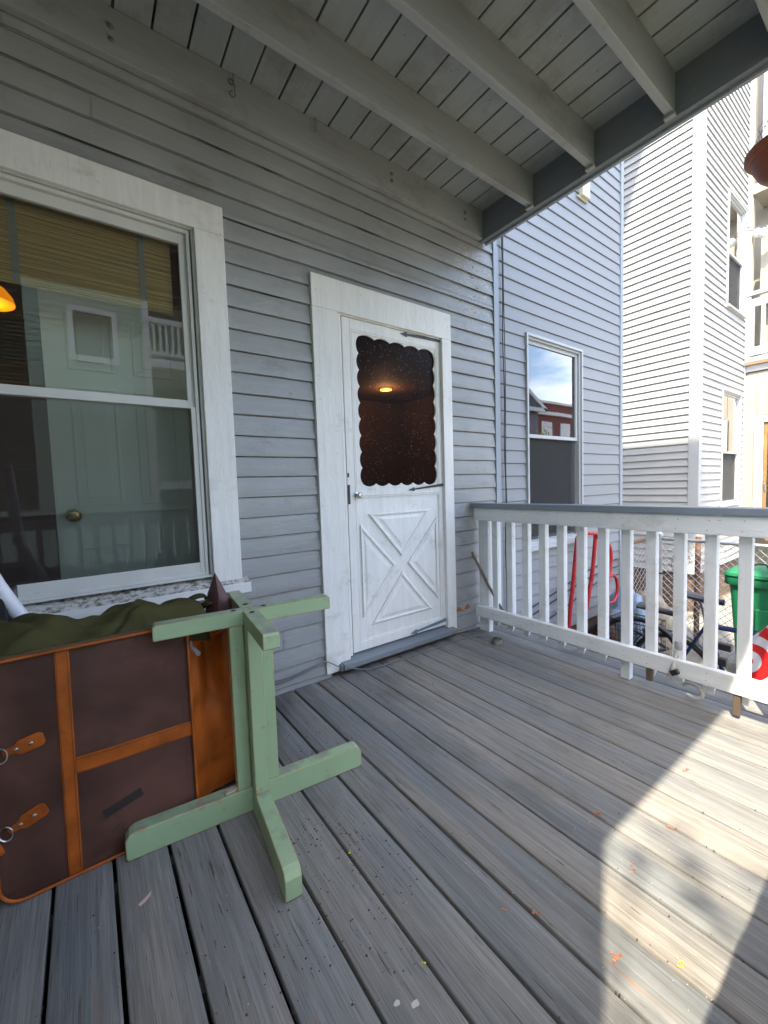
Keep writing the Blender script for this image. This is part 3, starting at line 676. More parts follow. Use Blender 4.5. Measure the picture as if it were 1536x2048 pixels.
def dh_window(parent, O, U, N, u0,u1,z0,z1, zm, pane_m, depth=.05, wf=.045, wr=None, shade=None):
    """double hung window on a plane: casing, two sashes, panes"""
    O, U, N = Vector(O), Vector(U), Vector(N); wr = wr or wf
    def bx_(mb, a,b,c,d,n0,n1):
        vs = [O+U*u+N*n_+Z*z for (u,n_,z) in ((a,n0,c),(b,n0,c),(b,n1,c),(a,n1,c),(a,n0,d),(b,n0,d),(b,n1,d),(a,n1,d))]
        mb.add(vs, [(0,3,2,1),(4,5,6,7),(0,1,5,4),(1,2,6,5),(2,3,7,6),(3,0,4,7)])
    def fr_(mb,a,b,c,d,w,n0,n1,wb=None):
        wb = wb or w; bx_(mb,a,a+w,c,d,n0,n1); bx_(mb,b-w,b,c,d,n0,n1); bx_(mb,a+w,b-w,c,c+wb,n0,n1); bx_(mb,a+w,b-w,d-w,d,n0,n1)
    c = MB(); fr_(c,u0,u1,z0,z1,.022,-.12,.030); fr_(c,u0+.022,u1-.022,z0+.022,z1-.022,.018,-.12,.012)
    w = c.build('window', M['vtrim2'], parent, bevel=.002)
    c = MB(); fr_(c,u0+.04,u1-.04,zm-.005,z1-.04,.030,-.035-depth*.0,-.008); c.build('sash', M['vtrim2'], w, bevel=.002)
    c = MB(); fr_(c,u0+.04,u1-.04,z0+.04,zm+.03,.032,-.075,-.040); c.build('sash', M['vtrim2'], w, bevel=.002)
    c = MB(); bx_(c,u0+.068,u1-.068,zm+.024,z1-.069,-.024,-.021); c.build('pane', pane_m, w)
    c = MB(); bx_(c,u0+.070,u1-.070,z0+.07,zm+.0,-.060,-.057); c.build('pane', M['pane'] if shade is None else shade, w)
    q0 = O+U*(u0+.045)-N*.034; q1 = O+U*(u1-.045)-N*.034
    c = MB(); c.add([q0+Z*(z0+.05),q1+Z*(z0+.05),q1+Z*(zm-.006),q0+Z*(zm-.006)],[(0,1,2,3)]); c.build('screen', M['screen2'], w)
    c = MB(); bx_(c,u0-.01,u1+.01,z0-.03,z0-.001,-.05,.055); c.build('sill', M['vtrim2'], w, bevel=.003)
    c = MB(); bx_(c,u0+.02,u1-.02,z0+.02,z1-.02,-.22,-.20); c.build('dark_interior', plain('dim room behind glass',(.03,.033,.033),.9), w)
    return w
dh_window(wh, (0,0,0), X, -Y, 3.00,3.885,.54,2.325, 1.478, M['pane2'])
mb = MB(); mb.box(3.84,3.97,-.055,-.012,3.70,3.86); mb.box(3.80,3.98,-.03,-.012,3.685,3.70); mb.build('vent_box', plain('cream plastic',(.62,.56,.40),.5), wh, bevel=.006)

# ================================================================== SECOND WHITE HOUSE across the alley
w2 = tag(empty('corner_vinyl_house', (8,0,-.85)), 'sunlit white vinyl house corner across the alley', 'house')
mb = MB()
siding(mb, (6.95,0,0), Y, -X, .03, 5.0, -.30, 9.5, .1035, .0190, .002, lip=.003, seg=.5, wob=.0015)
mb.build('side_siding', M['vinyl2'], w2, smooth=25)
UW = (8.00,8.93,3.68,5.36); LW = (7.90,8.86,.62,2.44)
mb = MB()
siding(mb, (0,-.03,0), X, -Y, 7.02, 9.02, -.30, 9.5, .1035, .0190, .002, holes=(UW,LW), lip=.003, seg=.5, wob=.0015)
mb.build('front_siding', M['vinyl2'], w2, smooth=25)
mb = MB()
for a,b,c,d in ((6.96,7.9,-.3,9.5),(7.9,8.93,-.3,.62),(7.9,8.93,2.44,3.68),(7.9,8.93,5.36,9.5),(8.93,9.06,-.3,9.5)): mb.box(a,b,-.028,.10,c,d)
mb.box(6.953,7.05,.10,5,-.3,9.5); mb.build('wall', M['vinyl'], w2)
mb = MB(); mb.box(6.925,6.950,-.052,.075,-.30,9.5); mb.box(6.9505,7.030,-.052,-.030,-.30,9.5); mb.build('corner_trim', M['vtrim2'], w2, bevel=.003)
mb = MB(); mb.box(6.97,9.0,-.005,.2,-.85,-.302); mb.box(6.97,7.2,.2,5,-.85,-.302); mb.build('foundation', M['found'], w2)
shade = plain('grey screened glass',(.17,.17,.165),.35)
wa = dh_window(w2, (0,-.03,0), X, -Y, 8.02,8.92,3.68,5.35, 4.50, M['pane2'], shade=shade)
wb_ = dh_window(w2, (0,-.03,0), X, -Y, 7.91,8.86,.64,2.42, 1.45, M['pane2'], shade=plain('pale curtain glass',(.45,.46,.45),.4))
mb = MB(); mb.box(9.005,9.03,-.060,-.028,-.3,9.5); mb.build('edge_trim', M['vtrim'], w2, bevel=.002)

# ================================================================== TAN HOUSE with porch
th_ = tag(empty('tan_house', (9.1,-1,-.85)), 'tan board house with wooden door and second-floor porch at right edge', 'house')
mb = MB(); y = -.05
while y > -2.3:
    if y-.15 > -.25 or y < -1.35: mb.box(9.06,9.10,y-.148,y,-.6,2.78)
    else: mb.box(9.06,9.10,y-.148,y,2.07,2.78)
    y -= .151
mb.build('board_wall', M['tan'], th_, bevel=.002, seg=1)
mb = MB(); mb.box(9.105,9.3,-2.3,-.05,2.07,2.8); mb.box(9.8,9.9,-2.3,-.05,-.6,9); mb.box(9.105,9.3,-2.3,-1.4,-.6,2.07); mb.build('wall', M['tan'], th_)
mb = MB(); mb.box(9.035,9.058,-.30,-.185,.3,2.06); mb.box(9.035,9.058,-1.30,-.301,1.95,2.06); mb.box(9.035,9.058,-1.30,-1.19,.3,1.949); mb.build('door_casing', M['vtrim2'], th_, bevel=.003)
mb = MB(); mb.box(9.06,9.10,-.345,-.302,.1,1.93); mb.box(9.06,9.10,-1.18,-1.13,.1,1.93); mb.box(9.06,9.10,-1.13,-.345,1.75,1.93); mb.box(9.06,9.1,-1.13,-.345,.0,.3)
dr = mb.build('door', plain('varnished oak',(.26,.15,.06),.4,var=.2,bs=(30,30,3)), th_, bevel=.003)
mb = MB(); mb.box(9.08,9.084,-1.13,-.345,.3,1.75); mb.build('pane', M['pane2'], dr)
mb = MB(); mb.tube([(9.05,-.325,.95),(9.03,-.33,.93),(9.03,-.335,.85),(9.05,-.33,.82)], .008, 6); mb.build('handle', M['steel'], dr)
mb = MB(); mb.box(9.03,9.058,-2.3,-.06,2.80,2.90); mb.box(8.98,9.8,-2.3,-.06,2.95,3.02); mb.build('porch_floor', M['vtrim2'], th_, bevel=.003)
mb = MB(); mb.box(8.98,9.028,-2.3,-.06,2.902,2.948); mb.build('gutter', plain('rust brown strip',(.28,.14,.08),.7), th_)
pr = MB(); pr.box(9.03,9.09,-2.3,-.03,3.06,3.19); prl = pr.build('railing', M['vtrim2'], th_, bevel=.003)
pr = MB(); pr.box(9.01,9.11,-2.3,-.03,4.02,4.08); pr.box(9.04,9.08,-2.3,-.03,3.84,3.97); pr.build('handrail', M['vtrim2'], prl, bevel=.003)
for i in range(12):
    y = -.10-i*.135; pr = MB(); pr.box(9.04,9.08,y-.05,y,3.19,3.84); pr.build('baluster', M['vtrim2'], prl)
mb = MB(); mb.box(9.02,9.14,-.11,-.0,3.02,9); mb.build('porch_post', M['tan'], th_, bevel=.003)
mb = MB(); mb.box(9.6,9.65,-2.3,0,3.02,5.6); mb.build('porch_back_wall', M['tan'], th_)
mb = MB(); mb.box(9.0,9.9,-2.3,-.11,5.60,5.75); mb.box(9.2,9.3,-.45,-.18,3.02,5.0); mb.build('porch_ceiling', M['tan'], th_)
mb = MB(); mb.box(9.03,9.1,-.40,-.2,5.76,8.5); mb.build('upper_trim', M['vtrim2'], th_, bevel=.004)
mb = MB(); mb.box(9.2,9.5,-.8,-.42,5.76,8.5); mb.build('upper_shutter', M['found'], th_)
for i, (y,z,s_) in enumerate(((-.17,4.97,1),(-.25,4.93,1.1),(-.33,4.96,1))):
    mb = MB(); mb.lathe([(.001,-.07*s_),(.04*s_,-.05*s_),(.06*s_,0),(.045*s_,.05*s_),(.02,.07*s_),(.001,.075*s_)], (9.0,y,z), 12)
    o = mb.build('bulb', plain('frosted bulb',(.72,.74,.72),.3), None, smooth=60)
    if i == 0:
        strg = empty('string_lights', (9.0,-.25,5.05)); tag(strg, 'white globe string lights hanging at the tan house porch', 'string lights')
    attach(o, strg)
mb = MB(); mb.tube([(9.0,-.03,5.15),(9.0,-.12,5.08),(9.0,-.25,5.03),(9.0,-.4,5.06),(9.0,-.7,5.15)], .006, 5); mb.build('wire', M['cord'], strg)

# ================================================================== GREEN TABLE BASE
C0 = Vector((.425,-.700,0)); rz = -.1037
tb = tag(empty('table_base', C0, rz), 'sage green pedestal table base with crossed feet, standing without its top', 'table base')
def local(mb_, name, mat_, parent, **kw):
    for i, v in enumerate(mb_.v):
        q = Matrix.Rotation(rz,3,'Z') @ Vector(v)+C0; mb_.v[i] = tuple(q)
    return mb_.build(name, mat_, parent, **kw)
w = .0235
def foot(sx):   # level foot, rounded upper end
    L_ = .395; h_ = .086
    return [(0.0 if not sx else 0,0)]
def armX(s_, L_, z0, z1, wd, start):
    mb = MB()
    if z0 < .1: prof = [(start,z0),(L_-.006,z0),(L_,z0+.008),(L_,z1-.022),(L_-.010,z1-.006),(L_-.025,z1),(start,z1)]
    else: prof = [(start,z0),(L_-.004,z0),(L_,z0+.003),(L_,z1-.006),(L_-.006,z1),(start,z1)]
    mb.prism([(s_*a_, -wd, z_) for a_, z_ in prof], (0,2*wd,0)); return mb
def armY(s_, L_, z0, z1, wd, start):
    mb = MB()
    if z0 < .1: prof = [(start,z0),(L_-.006,z0),(L_,z0+.008),(L_,z1-.022),(L_-.010,z1-.006),(L_-.025,z1),(start,z1)]
    else: prof = [(start,z0),(L_-.004,z0),(L_,z0+.003),(L_,z1-.006),(L_-.006,z1),(start,z1)]
    mb.prism([(-wd, s_*a_, z_) for a_, z_ in prof], (2*wd,0,0)); return mb
mb = armX(1,.395,0,.084,w,-.395+.79-.395-0); mb.v = []; mb.f = []
for s_ in (-1,1):
    local(armX(s_,.395,.001,.085,w,0.0), 'foot', M['green'], tb, bevel=.003)
for s_ in (-1,1):
    local(armY(s_,.400,.0005,.0845,w,w+.0005), 'foot', M['green'], tb, bevel=.003)
for s_ in (-1,1):
    local(armX(s_,.288,.652,.700,w,0.0), 'top_arm', M['green'], tb, bevel=.002)
for s_ in (-1,1):
    local(armY(s_,.292,.652,.6995,w,w+.0005), 'top_arm', M['green'], tb, bevel=.002)
pw = .0225
for (cx, cy) in ((-.0475,0),(.0475,0),(0,-.0475),(0,.0475)):
    mb = MB(); mb.box(cx-pw,cx+pw,cy-pw,cy+pw,.0855,.6515); local(mb, 'post', M['green'], tb, bevel=.003)
for (cx, cy) in ((-.050,0),(.050,0),(0,-.055),(0,.055)):
    mb = MB(); mb.lathe([(.0088,0),(.0088,.0006),(.0002,.0006)], (cx,cy,.7002), 18); local(mb, 'screw_hole', plain('dark drilled hole',(.03,.03,.02),.95), tb)
mb = MB()
p0 = Vector((.335,-.700,.087))
mb.prism([p0+Vector(q) for q in ((-.022,-.012,0),(-.018,.006,0),(.004,.016,0),(.026,.014,0),(.030,.002,0),(.008,-.010,0))], (0,0,.007))
tag(mb.build('wood_chip', plain('pale chip',(.42,.33,.26),.8), bevel=.002), 'pale chip of wood lying on the green table foot', 'wood chip')

# ================================================================== SUITCASE
sx0, sx1, sy, st_ = -.252, .240, -.640, .672
su = tag(empty('suitcase', (0,-.58,0)), 'dark brown soft suitcase with tan leather straps standing on its end', 'suitcase')
def rrect(x0,x1,z0,z1,r,n=6, rs=None):
    rs = rs or (r,r,r,r); pts = []
    for (cx,cz,a0,rr_) in ((x1-rs[0],z0+rs[0],-90,rs[0]),(x1-rs[1],z1-rs[1],0,rs[1]),(x0+rs[2],z1-rs[2],90,rs[2]),(x0+rs[3],z0+rs[3],180,rs[3])):
        for i in range(n+1):
            a_ = R(a0+90*i/n); pts.append((cx+rr_*math.cos(a_), cz+rr_*math.sin(a_)))
    return pts
outl = rrect(sx0,sx1,.006,st_,.05,7,(.012,.012,.05,.055))
# front face: gently bulging grid clipped to the outline
bm = bmesh.new(); NX, NZ = 30, 36
def inside_clamp(x_,z_):
    r_ = .055
    if x_ < sx0+r_ and z_ < .006+r_:
        v_ = Vector((x_-(sx0+r_), z_-(.006+r_)));
        if v_.length > r_: v_ = v_.normalized()*r_
        return sx0+r_+v_[0], .006+r_+v_[1]
    return x_, z_
grid = []
for i in range(NX+1):
    rowv = []
    for j in range(NZ+1):
        x_ = sx0+(sx1-sx0)*i/NX; z_ = .006+(st_-.006)*j/NZ; x2, z2 = inside_clamp(x_,z_)
        ed = min(i,NX-i,j,NZ-j)/6.0; bul = .010*min(1,ed)
        fold = .0035*math.sin(x_*18+z_*5)*min(1,ed)+.004*noise.noise(Vector((x_*5,z_*4,2)))*min(1,ed)
        rowv.append(bm.verts.new((x2, sy-bul-fold*.8+.006, z2)))
    grid.append(rowv)
for i in range(NX):
    for j in range(NZ):
        try: bm.faces.new((grid[i][j],grid[i+1][j],grid[i+1][j+1],grid[i][j+1]))
        except Exception: pass
bmesh.ops.remove_doubles(bm, verts=bm.verts, dist=1e-5)
me = bpy.data.meshes.new('front_panel'); bm.to_mesh(me); bm.free(); me.materials.append(M['brown'])
me.polygons.foreach_set('use_smooth',[True]*len(me.polygons))
o = bpy.data.objects.new('front_panel', me); COL.objects.link(o); attach(o, su)
mb = MB(); mb.prism([(a_,sy+.004,b_) for a_,b_ in outl], (0,.20,0)); mb.build('body', M['brown'], su)
mb = MB(); mb.tube([(a_,sy-.003,b_) for a_,b_ in outl]+[(outl[0][0],sy-.003,outl[0][1])], .0046, 8); mb.build('piping', M['tanl'], su, smooth=60)
mb = MB(); mb.tube([(sx0+.01,sy+.012,st_+.003),(sx1-.01,sy+.012,st_+.003)], .004, 8)
for i in range(150): mb.box(sx0+.02+i*.003,sx0+.0215+i*.003,sy+.008,sy+.016,st_+.006,st_+.0085)
mb.build('zipper', plain('dull brass zip',(.16,.10,.05),.6,metal=.3), su)
def fy(x_,z_): 
    ed = min((x_-sx0)/(sx1-sx0)*NX,(sx1-x_)/(sx1-sx0)*NX,z_/st_*NZ,(st_-z_)/st_*NZ)/6.0; ed = max(0,min(1,ed))
    return sy+.006-.010*ed-(.0035*math.sin(x_*18+z_*5)+.004*noise.noise(Vector((x_*5,z_*4,2))))*ed*.8
def strapstrip(pa, pb, wd, name, n=24, th=.0032, parent=su, mat_=None, stitch=True):
    pa, pb = Vector(pa), Vector(pb); d_ = (pb-pa).normalized(); s_ = Vector((-d_[1],d_[0])); mb = MB(); b0 = 0
    for i in range(n+1):
        c = pa+(pb-pa)*i/n
        for k_, off_ in ((-1,wd/2),(-1,wd/2-.003),(0,0),(1,-(wd/2-.003)),(1,-wd/2)):
            q = c+s_*off_; lift = th if abs(off_) < wd/2-.001 else -.002
            mb.v.append((q[0], fy(q[0],q[1])-lift-.001, q[1]))
    for i in range(n):
        for j in range(4): mb.f.append((i*5+j,(i+1)*5+j,(i+1)*5+j+1,i*5+j+1))
    o = mb.build(name, mat_ or M['tanl'], parent, smooth=30)
    if stitch:
        for side in (-1,1):
            mb = MB(); m_ = 30; q_ = []
            for i in range(m_+1):
                c = pa+(pb-pa)*i/m_+s_*side*(wd/2-.0055); q_.append((c[0],fy(c[0],c[1])-th-.0011,c[1]))
            mb.tube(q_, .0008, 4); mb.build('stitching', M['thread'], o)
    return o
strapstrip((-.0835,st_-.004), (-.0915,.010), .036, 'strap')
strapstrip((-.070,.330), (.236,.318), .050, 'strap')
strapstrip((-.015,.150), (.085,.178), .030, 'tape_mark', mat_=plain('dull black tape',(.022,.017,.014),.75), th=.0012, stitch=False)
def tab(cx, cz, ang):
    """leather tab with two rivets holding a handle ring at its left end"""
    a_ = R(ang); d_ = Vector((math.cos(a_), math.sin(a_))); s_ = Vector((-d_[1], d_[0])); c = Vector((cx,cz))
    prof = [(-.062,-.009),(-.040,-.011),(-.030,-.020),(.018,-.021),(.026,-.014),(.027,.012),(.018,.020),(-.024,.020),(-.036,.011),(-.062,.009)]
    P_ = [c+d_*p[0]+s_*p[1] for p in prof]; mb = MB()
    mb.prism([(q[0],fy(q[0],q[1])-.0015,q[1]) for q in P_], (0,-.0038,0)); t_ = mb.build('handle_tab', M['tanl'], su, bevel=.001)
    P_ = [c+d_*(p[0]*.72-.008)+s_*p[1]*.62 for p in prof]; mb = MB()
    mb.prism([(q[0],fy(q[0],q[1])-.0055,q[1]) for q in P_], (0,-.0022,0)); mb.build('leather_patch', M['tanl'], t_, bevel=.0008)
    for r_x in (-.002,-.034):
        q = c+d_*r_x; mb = MB(); mb.lathe([(.0052,0),(.0050,.0012),(.003,.0022),(.0003,.0025)], (q[0],fy(q[0],q[1])-.0078,q[1]), 14, RX); mb.build('rivet', M['steel'], t_, smooth=50)
    q = c-d_*.058; mb = MB(); pts = []
    for i in range(17):
        t__ = 2*math.pi*i/16; pts.append((q[0]-.008+.014*math.cos(t__)*d_[0]-.019*math.sin(t__)*s_[0]*1, fy(q[0],q[1])-.012-.003*math.sin(t__), q[1]+.014*math.cos(t__)*d_[1]-.019*math.sin(t__)*s_[1]))
    mb.tube(pts, .0023, 6); mb.build('ring', M['steel'], t_, smooth=60)
    return t_
tab(-.160,.436,12); tab(-.166,.232,22)
mb = MB(); hp = []
for i in range(13):
    t__ = i/12; hp.append((-.236-.028*math.sin(math.pi*t__), sy-.020-.03*math.sin(math.pi*t__), .405-.235*t__))
mb.tube(hp, [.006]+[.011]*11+[.006], 10); mb.build('handle', M['tanl'], su, smooth=60)
# tan leather gusset to the right, with a long soft fold
NX, NZ = 26, 34; mb = MB()
for i in range(NX+1):
    for j in range(NZ+1):
        u = i/NX; v = j/NZ
        x_ = .243+.185*u; z_ = .030+(.602-.030)*v+.010*u*v
        y_ = -.628+.10*u+.018*math.sin(u*5.5)
        env = max(0,min(1,(v-.50)/.18)); cx = .40+.05*(1-v)
        fold = math.exp(-((u-cx)/(.13+.10*(v)))**2)
        y_ += .050*fold*env*(.5+.5*v)-.016*(math.exp(-((u-cx-.24)/.10)**2)+math.exp(-((u-cx+.24)/.10)**2))*env - .020*math.exp(-((u-.16)/.10)**2)*v - .018*math.exp(-((u-.80)/.14)**2)*(v) 
        y_ -= .016*math.exp(-((u-.42)/.10)**2)*(1-env)*max(0,1-abs(v-.42)/.25)
        y_ += .005*noise.noise(Vector((u*5,v*5,9)))
        mb.v.append((x_,y_,z_))
for i in range(NX):
    for j in range(NZ): mb.f.append((i*(NZ+1)+j,(i+1)*(NZ+1)+j,(i+1)*(NZ+1)+j+1,i*(NZ+1)+j+1))
mb.build('gusset', M['tanl'], su, smooth=80)
mb = MB(); mb.prism([(.242,-.47,.03),(.44,-.425,.03),(.44,-.40,.03),(.242,-.43,.03)], (0,0,.60)); mb.build('inner_wall', M['maroon'], su)
mb = MB(); mb.tube([(.243,-.632,.603),(.29,-.615,.600),(.34,-.605,.606),(.39,-.58,.612),(.428,-.545,.618)], .003, 6); mb.build('edge_binding', M['tanl'], su)
mb = MB(); mb.tube([(.2415,-.643,.60),(.2415,-.643,.30),(.2415,-.643,.01)], .0035, 6); mb.build('edge_binding', M['tanl'], su)
mb = MB(); mb.box(.244,.250,-.652,-.645,.598,.616); mb.box(.247,.253,-.655,-.650,.586,.602)
mb.prism([(.249,-.657,.590),(.257,-.657,.594),(.275,-.659,.573),(.272,-.659,.562),(.262,-.659,.564)], (0,.002,0)); mb.build('zip_pull', M['cord'], su, bevel=.0008)
# pointed maroon flap standing up
mb = MB(); ap = (.372,-.49,.800)
base_ = [(.335,-.50,.64),(.365,-.53,.64),(.390,-.515,.635),(.42,-.53,.63),(.455,-.49,.63),(.445,-.44,.63),(.39,-.42,.64),(.34,-.44,.64)]
mid = [tuple(Vector(ap)*.42+Vector(q)*.58+Vector((.008*math.sin(i*2.3),.010*math.cos(i*1.9),.012*math.sin(i*1.2)))) for i,q in enumerate(base_)]
mb.add([ap]+mid+base_, [(0,1+i,1+(i+1)%8) for i in range(8)]+[(1+i,9+i,9+(i+1)%8,1+(i+1)%8) for i in range(8)])
mb.build('lining_flap', M['maroon'], su, smooth=50)

# olive cloth heaped on top
mb = MB(); NX, NY_ = 110, 50
for i in range(NX+1):
    for j in range(NY_+1):
        u = i/NX; v = j/NY_; x_ = -.34+.655*u+.01*noise.noise(Vector((u*6,v*6,1))); y_ = -.628+.40*v
        h_ = math.sin(min(1,v*1.25)*math.pi*.60+.10)
        ridge = .052+.026*math.sin(u*8.0+.6)+.010*math.sin(u*19+2)
        q = Vector((u*4.2,v*4.5+u*2,4.1)); nn = noise.noise(q)
        hh = math.sin(math.pi*min(1,v/.60)) if v < .30 else math.sin(math.pi*min(.5+(v-.30)/1.2,1.0))
        z_ = .652+(ridge+.022)*hh+.016*(1-abs(nn)*2.6)*min(1,v*3)*.6+.012*noise.noise(q*2.6)-.014*math.exp(-((u*1.9+v*1.6-1.0+.12*math.sin(v*9))/.07)**2)-.012*math.exp(-((u*2.2-v*1.2-1.15)/.06)**2)+.012*math.exp(-((u*1.6-v*1.5-.28)/.07)**2)-.045*max(0,v-.45)/.55-.06*max(0,u-.72)/.28
        # the tucked fold at left
        z_ += .022*max(0,1-abs((u-.30)-.25*v)/.10)*min(1,v*4)*(1-v)
        mb.v.append((x_,y_,z_))
for i in range(NX):
    for j in range(NY_): mb.f.append((i*(NY_+1)+j,(i+1)*(NY_+1)+j,(i+1)*(NY_+1)+j+1,i*(NY_+1)+j+1))
cl_ = mb.build('olive_cloth', M['olive'], smooth=85, sub=1)
md = cl_.modifiers.new('thick','SOLIDIFY'); md.thickness = .004; tag(cl_, 'olive green cloth heaped in folds on top of the suitcase', 'cloth')
mb = MB()
for (cx, cz, r_, tlt) in ((.315,.700,.045,.5),(.355,.690,.030,-.2)):
    pts = []
    for i in range(11):
        a_ = math.pi*i/10; pts.append((cx-r_*math.cos(a_), -.44-.03*math.sin(a_*1.3)+tlt*.03, cz-.02+r_*.9*math.sin(a_)))
    b = len(mb.v)
    for p in pts: mb.v += [(p[0],p[1]-.030,p[2]-.006),(p[0]*1.0,p[1],p[2]+.004),(p[0],p[1]+.035,p[2]-.008)]
    for i in range(10):
        for j in range(2): mb.f.append((b+i*3+j,b+(i+1)*3+j,b+(i+1)*3+j+1,b+i*3+j+1))
o = mb.build('cloth_knot', M['olive'], smooth=85, sub=2); md = o.modifiers.new('thick','SOLIDIFY'); md.thickness = .005
attach(o, cl_)

# white tube and black crate at the left edge
mb = MB(); mb.tube([(-.130,-.36,.58),(-.155,-.36,.64),(-.200,-.36,.740),(-.240,-.36,.830),(-.265,-.36,.90),(-.270,-.37,.99),(-.275,-.36,1.10),(-.285,-.35,1.25)], .0215, 18)
tag(mb.build('plastic_tube', M['pvc'], smooth=60), 'bent white plastic tube leaning at the left edge before the window', 'tube')
mb = MB(); mb.box(-.62,-.215,-.38,-.16,0,.80); bx0 = mb.build('black_case', M['black'], bevel=.01); tag(bx0, 'black plastic case with grey ribs behind the suitcase', 'case')
mb = MB()
for i in range(5): mb.box(-.60+i*.082,-.588+i*.082,-.3855,-.3815,.05,.78)
mb.build('rib', M['galv'], bx0)

# ================================================================== small things on the deck
mb = MB(); c = (2.208,-.318,0); mb.lathe([(.034,.0005),(.037,.002),(.037,.028),(.035,.031),(.035,.036),(.0315,.037),(.0315,.024),(.0004,.022)], c, 28)
jar = mb.build('candle_jar', plain('tarnished pewter lid',(.30,.30,.27),.35,metal=.6,dirt=(.12,.10,.07),dirt_a=.5), smooth=40); tag(jar, 'small round metal candle tin on the deck by the railing', 'tin')
mb = MB(); mb.lathe([(.0312,.0232),(.0004,.0232)], c, 24); mb.build('wax', plain('pale wax',(.42,.40,.33),.5), jar)
mb = MB(); A_ = Vector((2.318,-.005,.585)); B_ = Vector((2.335,-.150,.345)); D_ = Vector((2.372,-.262,.150)); E_ = Vector((2.40,-.315,.06))
mb.tube([A_,A_.lerp(B_,.5),B_,D_,E_], [.0105,.0102,.010,.0098,.009], 10)
tag(mb.build('broken_stick', plain('grey brown stick',(.17,.13,.10),.8,var=.3)), 'grey wooden stick leaning between the end post and house wall', 'stick')
# cord along the foot of the wall
pts = [(.66,-.030,.098),(.80,-.032,.085),(.93,-.032,.098),(1.02,-.034,.112),(1.06,-.045,.108),(1.12,-.060,.070),(1.20,-.085,.045),(1.32,-.10,.012),(1.55,-.105,.008),(1.8,-.110,.007),(1.98,-.105,.007),(2.1,-.12,.006),(2.22,-.15,.006),(2.36,-.155,.006)]
def smoothpath(pts, n=6):
    out = []; P_ = [Vector(p) for p in pts]
    for i in range(len(P_)-1):
        p0 = P_[max(0,i-1)]; p1 = P_[i]; p2 = P_[i+1]; p3 = P_[min(len(P_)-1,i+2)]
        for k_ in range(n):
            t = k_/n; out.append(.5*((2*p1)+(p2-p0)*t+(2*p0-5*p1+4*p2-p3)*t*t+(-p0+3*p1-3*p2+p3)*t**3))
    out.append(P_[-1]); return out
mb = MB(); mb.tube(smoothpath(pts), .0032, 6)
mb.tube(smoothpath([(.66,-.030,.078),(.80,-.032,.070),(.93,-.032,.090),(1.02,-.036,.108)]), .003, 6)
tag(mb.build('power_cord', M['cord'], smooth=60), 'thin grey cord running along the wall foot and door threshold', 'cord')
# black cables down the corner
mb = MB()
mb.tube(smoothpath([(2.690,-.030,3.0),(2.694,-.031,2.6),(2.688,-.030,2.2),(2.696,-.032,1.8),(2.690,-.030,1.4),(2.700,-.032,1.0),(2.688,-.030,.6),(2.695,-.031,.2),(2.69,-.030,-.3)]), .0045, 7)
mb.tube(smoothpath([(2.706,-.028,3.0),(2.700,-.034,2.5),(2.712,-.030,2.0),(2.704,-.034,1.6),(2.704,-.030,1.2),(2.712,-.032,.8),(2.704,-.034,.35),(2.708,-.030,-.3)]), .0035, 7)
tag(mb.build('black_cables', M['blackcord'], smooth=60), 'pair of black cables running down the corner of the white siding', 'cable')
mb = MB()
for (z0_,z1_) in ((.02,.24),(-.05,.16),(-.18,.07)):
    mb.tube(smoothpath([(3.02,-.03,z0_),(3.3,-.032,z0_+.05),(3.7,-.03,z0_+.13),(4.1,-.034,z1_-.02),(4.62,-.03,z1_)]), .006, 6)
tag(mb.build('wall_cables', M['blackcord'], smooth=60), 'three dark cables sagging low across the white vinyl siding', 'cable')
# bicycle cable lock wound on the bottom rail
mb = MB()
mb.tube(smoothpath([(2.345,-1.318,.235),(2.335,-1.322,.20),(2.292,-1.326,.165),(2.286,-1.322,.13),(2.288,-1.305,.105)]), .011, 10)
lock = mb.build('cable_lock', plain('milky grey cable sleeve',(.42,.40,.36),.4), smooth=60); tag(lock, 'grey bicycle cable lock looped round the bottom rail', 'cable lock')
mb = MB(); mb.obox((2.282,-1.348,.152),(2.284,-1.318,.132),.022,.026); mb.build('clasp', M['black'], lock, bevel=.004)
mb = MB(); mb.lathe([(.006,-.025),(.017,-.018),(.020,.0),(.017,.018),(.006,.024)], (2.345,-1.330,.262), 16); mb.build('key_head', plain('grey lock head',(.30,.31,.34),.35), lock, smooth=50)
mb = MB(); pts = []
for i in range(20):
    t = R(20+i*15); pts.append((2.335+.030*math.cos(t)*.3, -1.392+.043*math.cos(t), .048+.034*math.sin(t)+.006))
mb.tube(pts, .0085, 9); mb.build('loop', plain('milky white sleeve',(.50,.48,.43),.4), lock, smooth=60)

# litter
rl = random.Random(3)
def chip(mb, x_, y_, s_, z_=.0025, flat=.35):
    a0 = rl.uniform(0,6.28); pts = []; n_ = rl.choice((4,5,6))
    for i in range(n_):
        a_ = a0+2*math.pi*i/n_; r_ = s_*rl.uniform(.5,1)
        pts.append((x_+r_*math.cos(a_), y_+r_*math.sin(a_)*rl.uniform(.5,1), z_-.001+rl.uniform(0,s_*.25)))
    mb.prism(pts, (rl.uniform(-.2,.2)*s_,rl.uniform(-.2,.2)*s_,s_*flat))
db = MB()
for (cx,cy,sd,n_) in ((.55,-1.0,.06,60),(.50,-.92,.05,50),(.62,-1.05,.05,40),(.70,-.60,.05,45),(.42,-1.22,.09,60),(.60,-1.25,.10,60),(.30,-1.15,.08,30),(.78,-.45,.06,30),(1.0,-.2,.15,30),(1.9,-.08,.12,60),(1.4,-.07,.20,70),(.95,-.05,.12,40),(2.2,-.12,.06,40)):
    for _ in range(n_):
        x_, y_ = rl.gauss(cx,sd), rl.gauss(cy,sd)
        if y_ > -.02: y_ = -.03
        chip(db, x_, y_, rl.choice((.0012,.0018,.0025,.0035)))
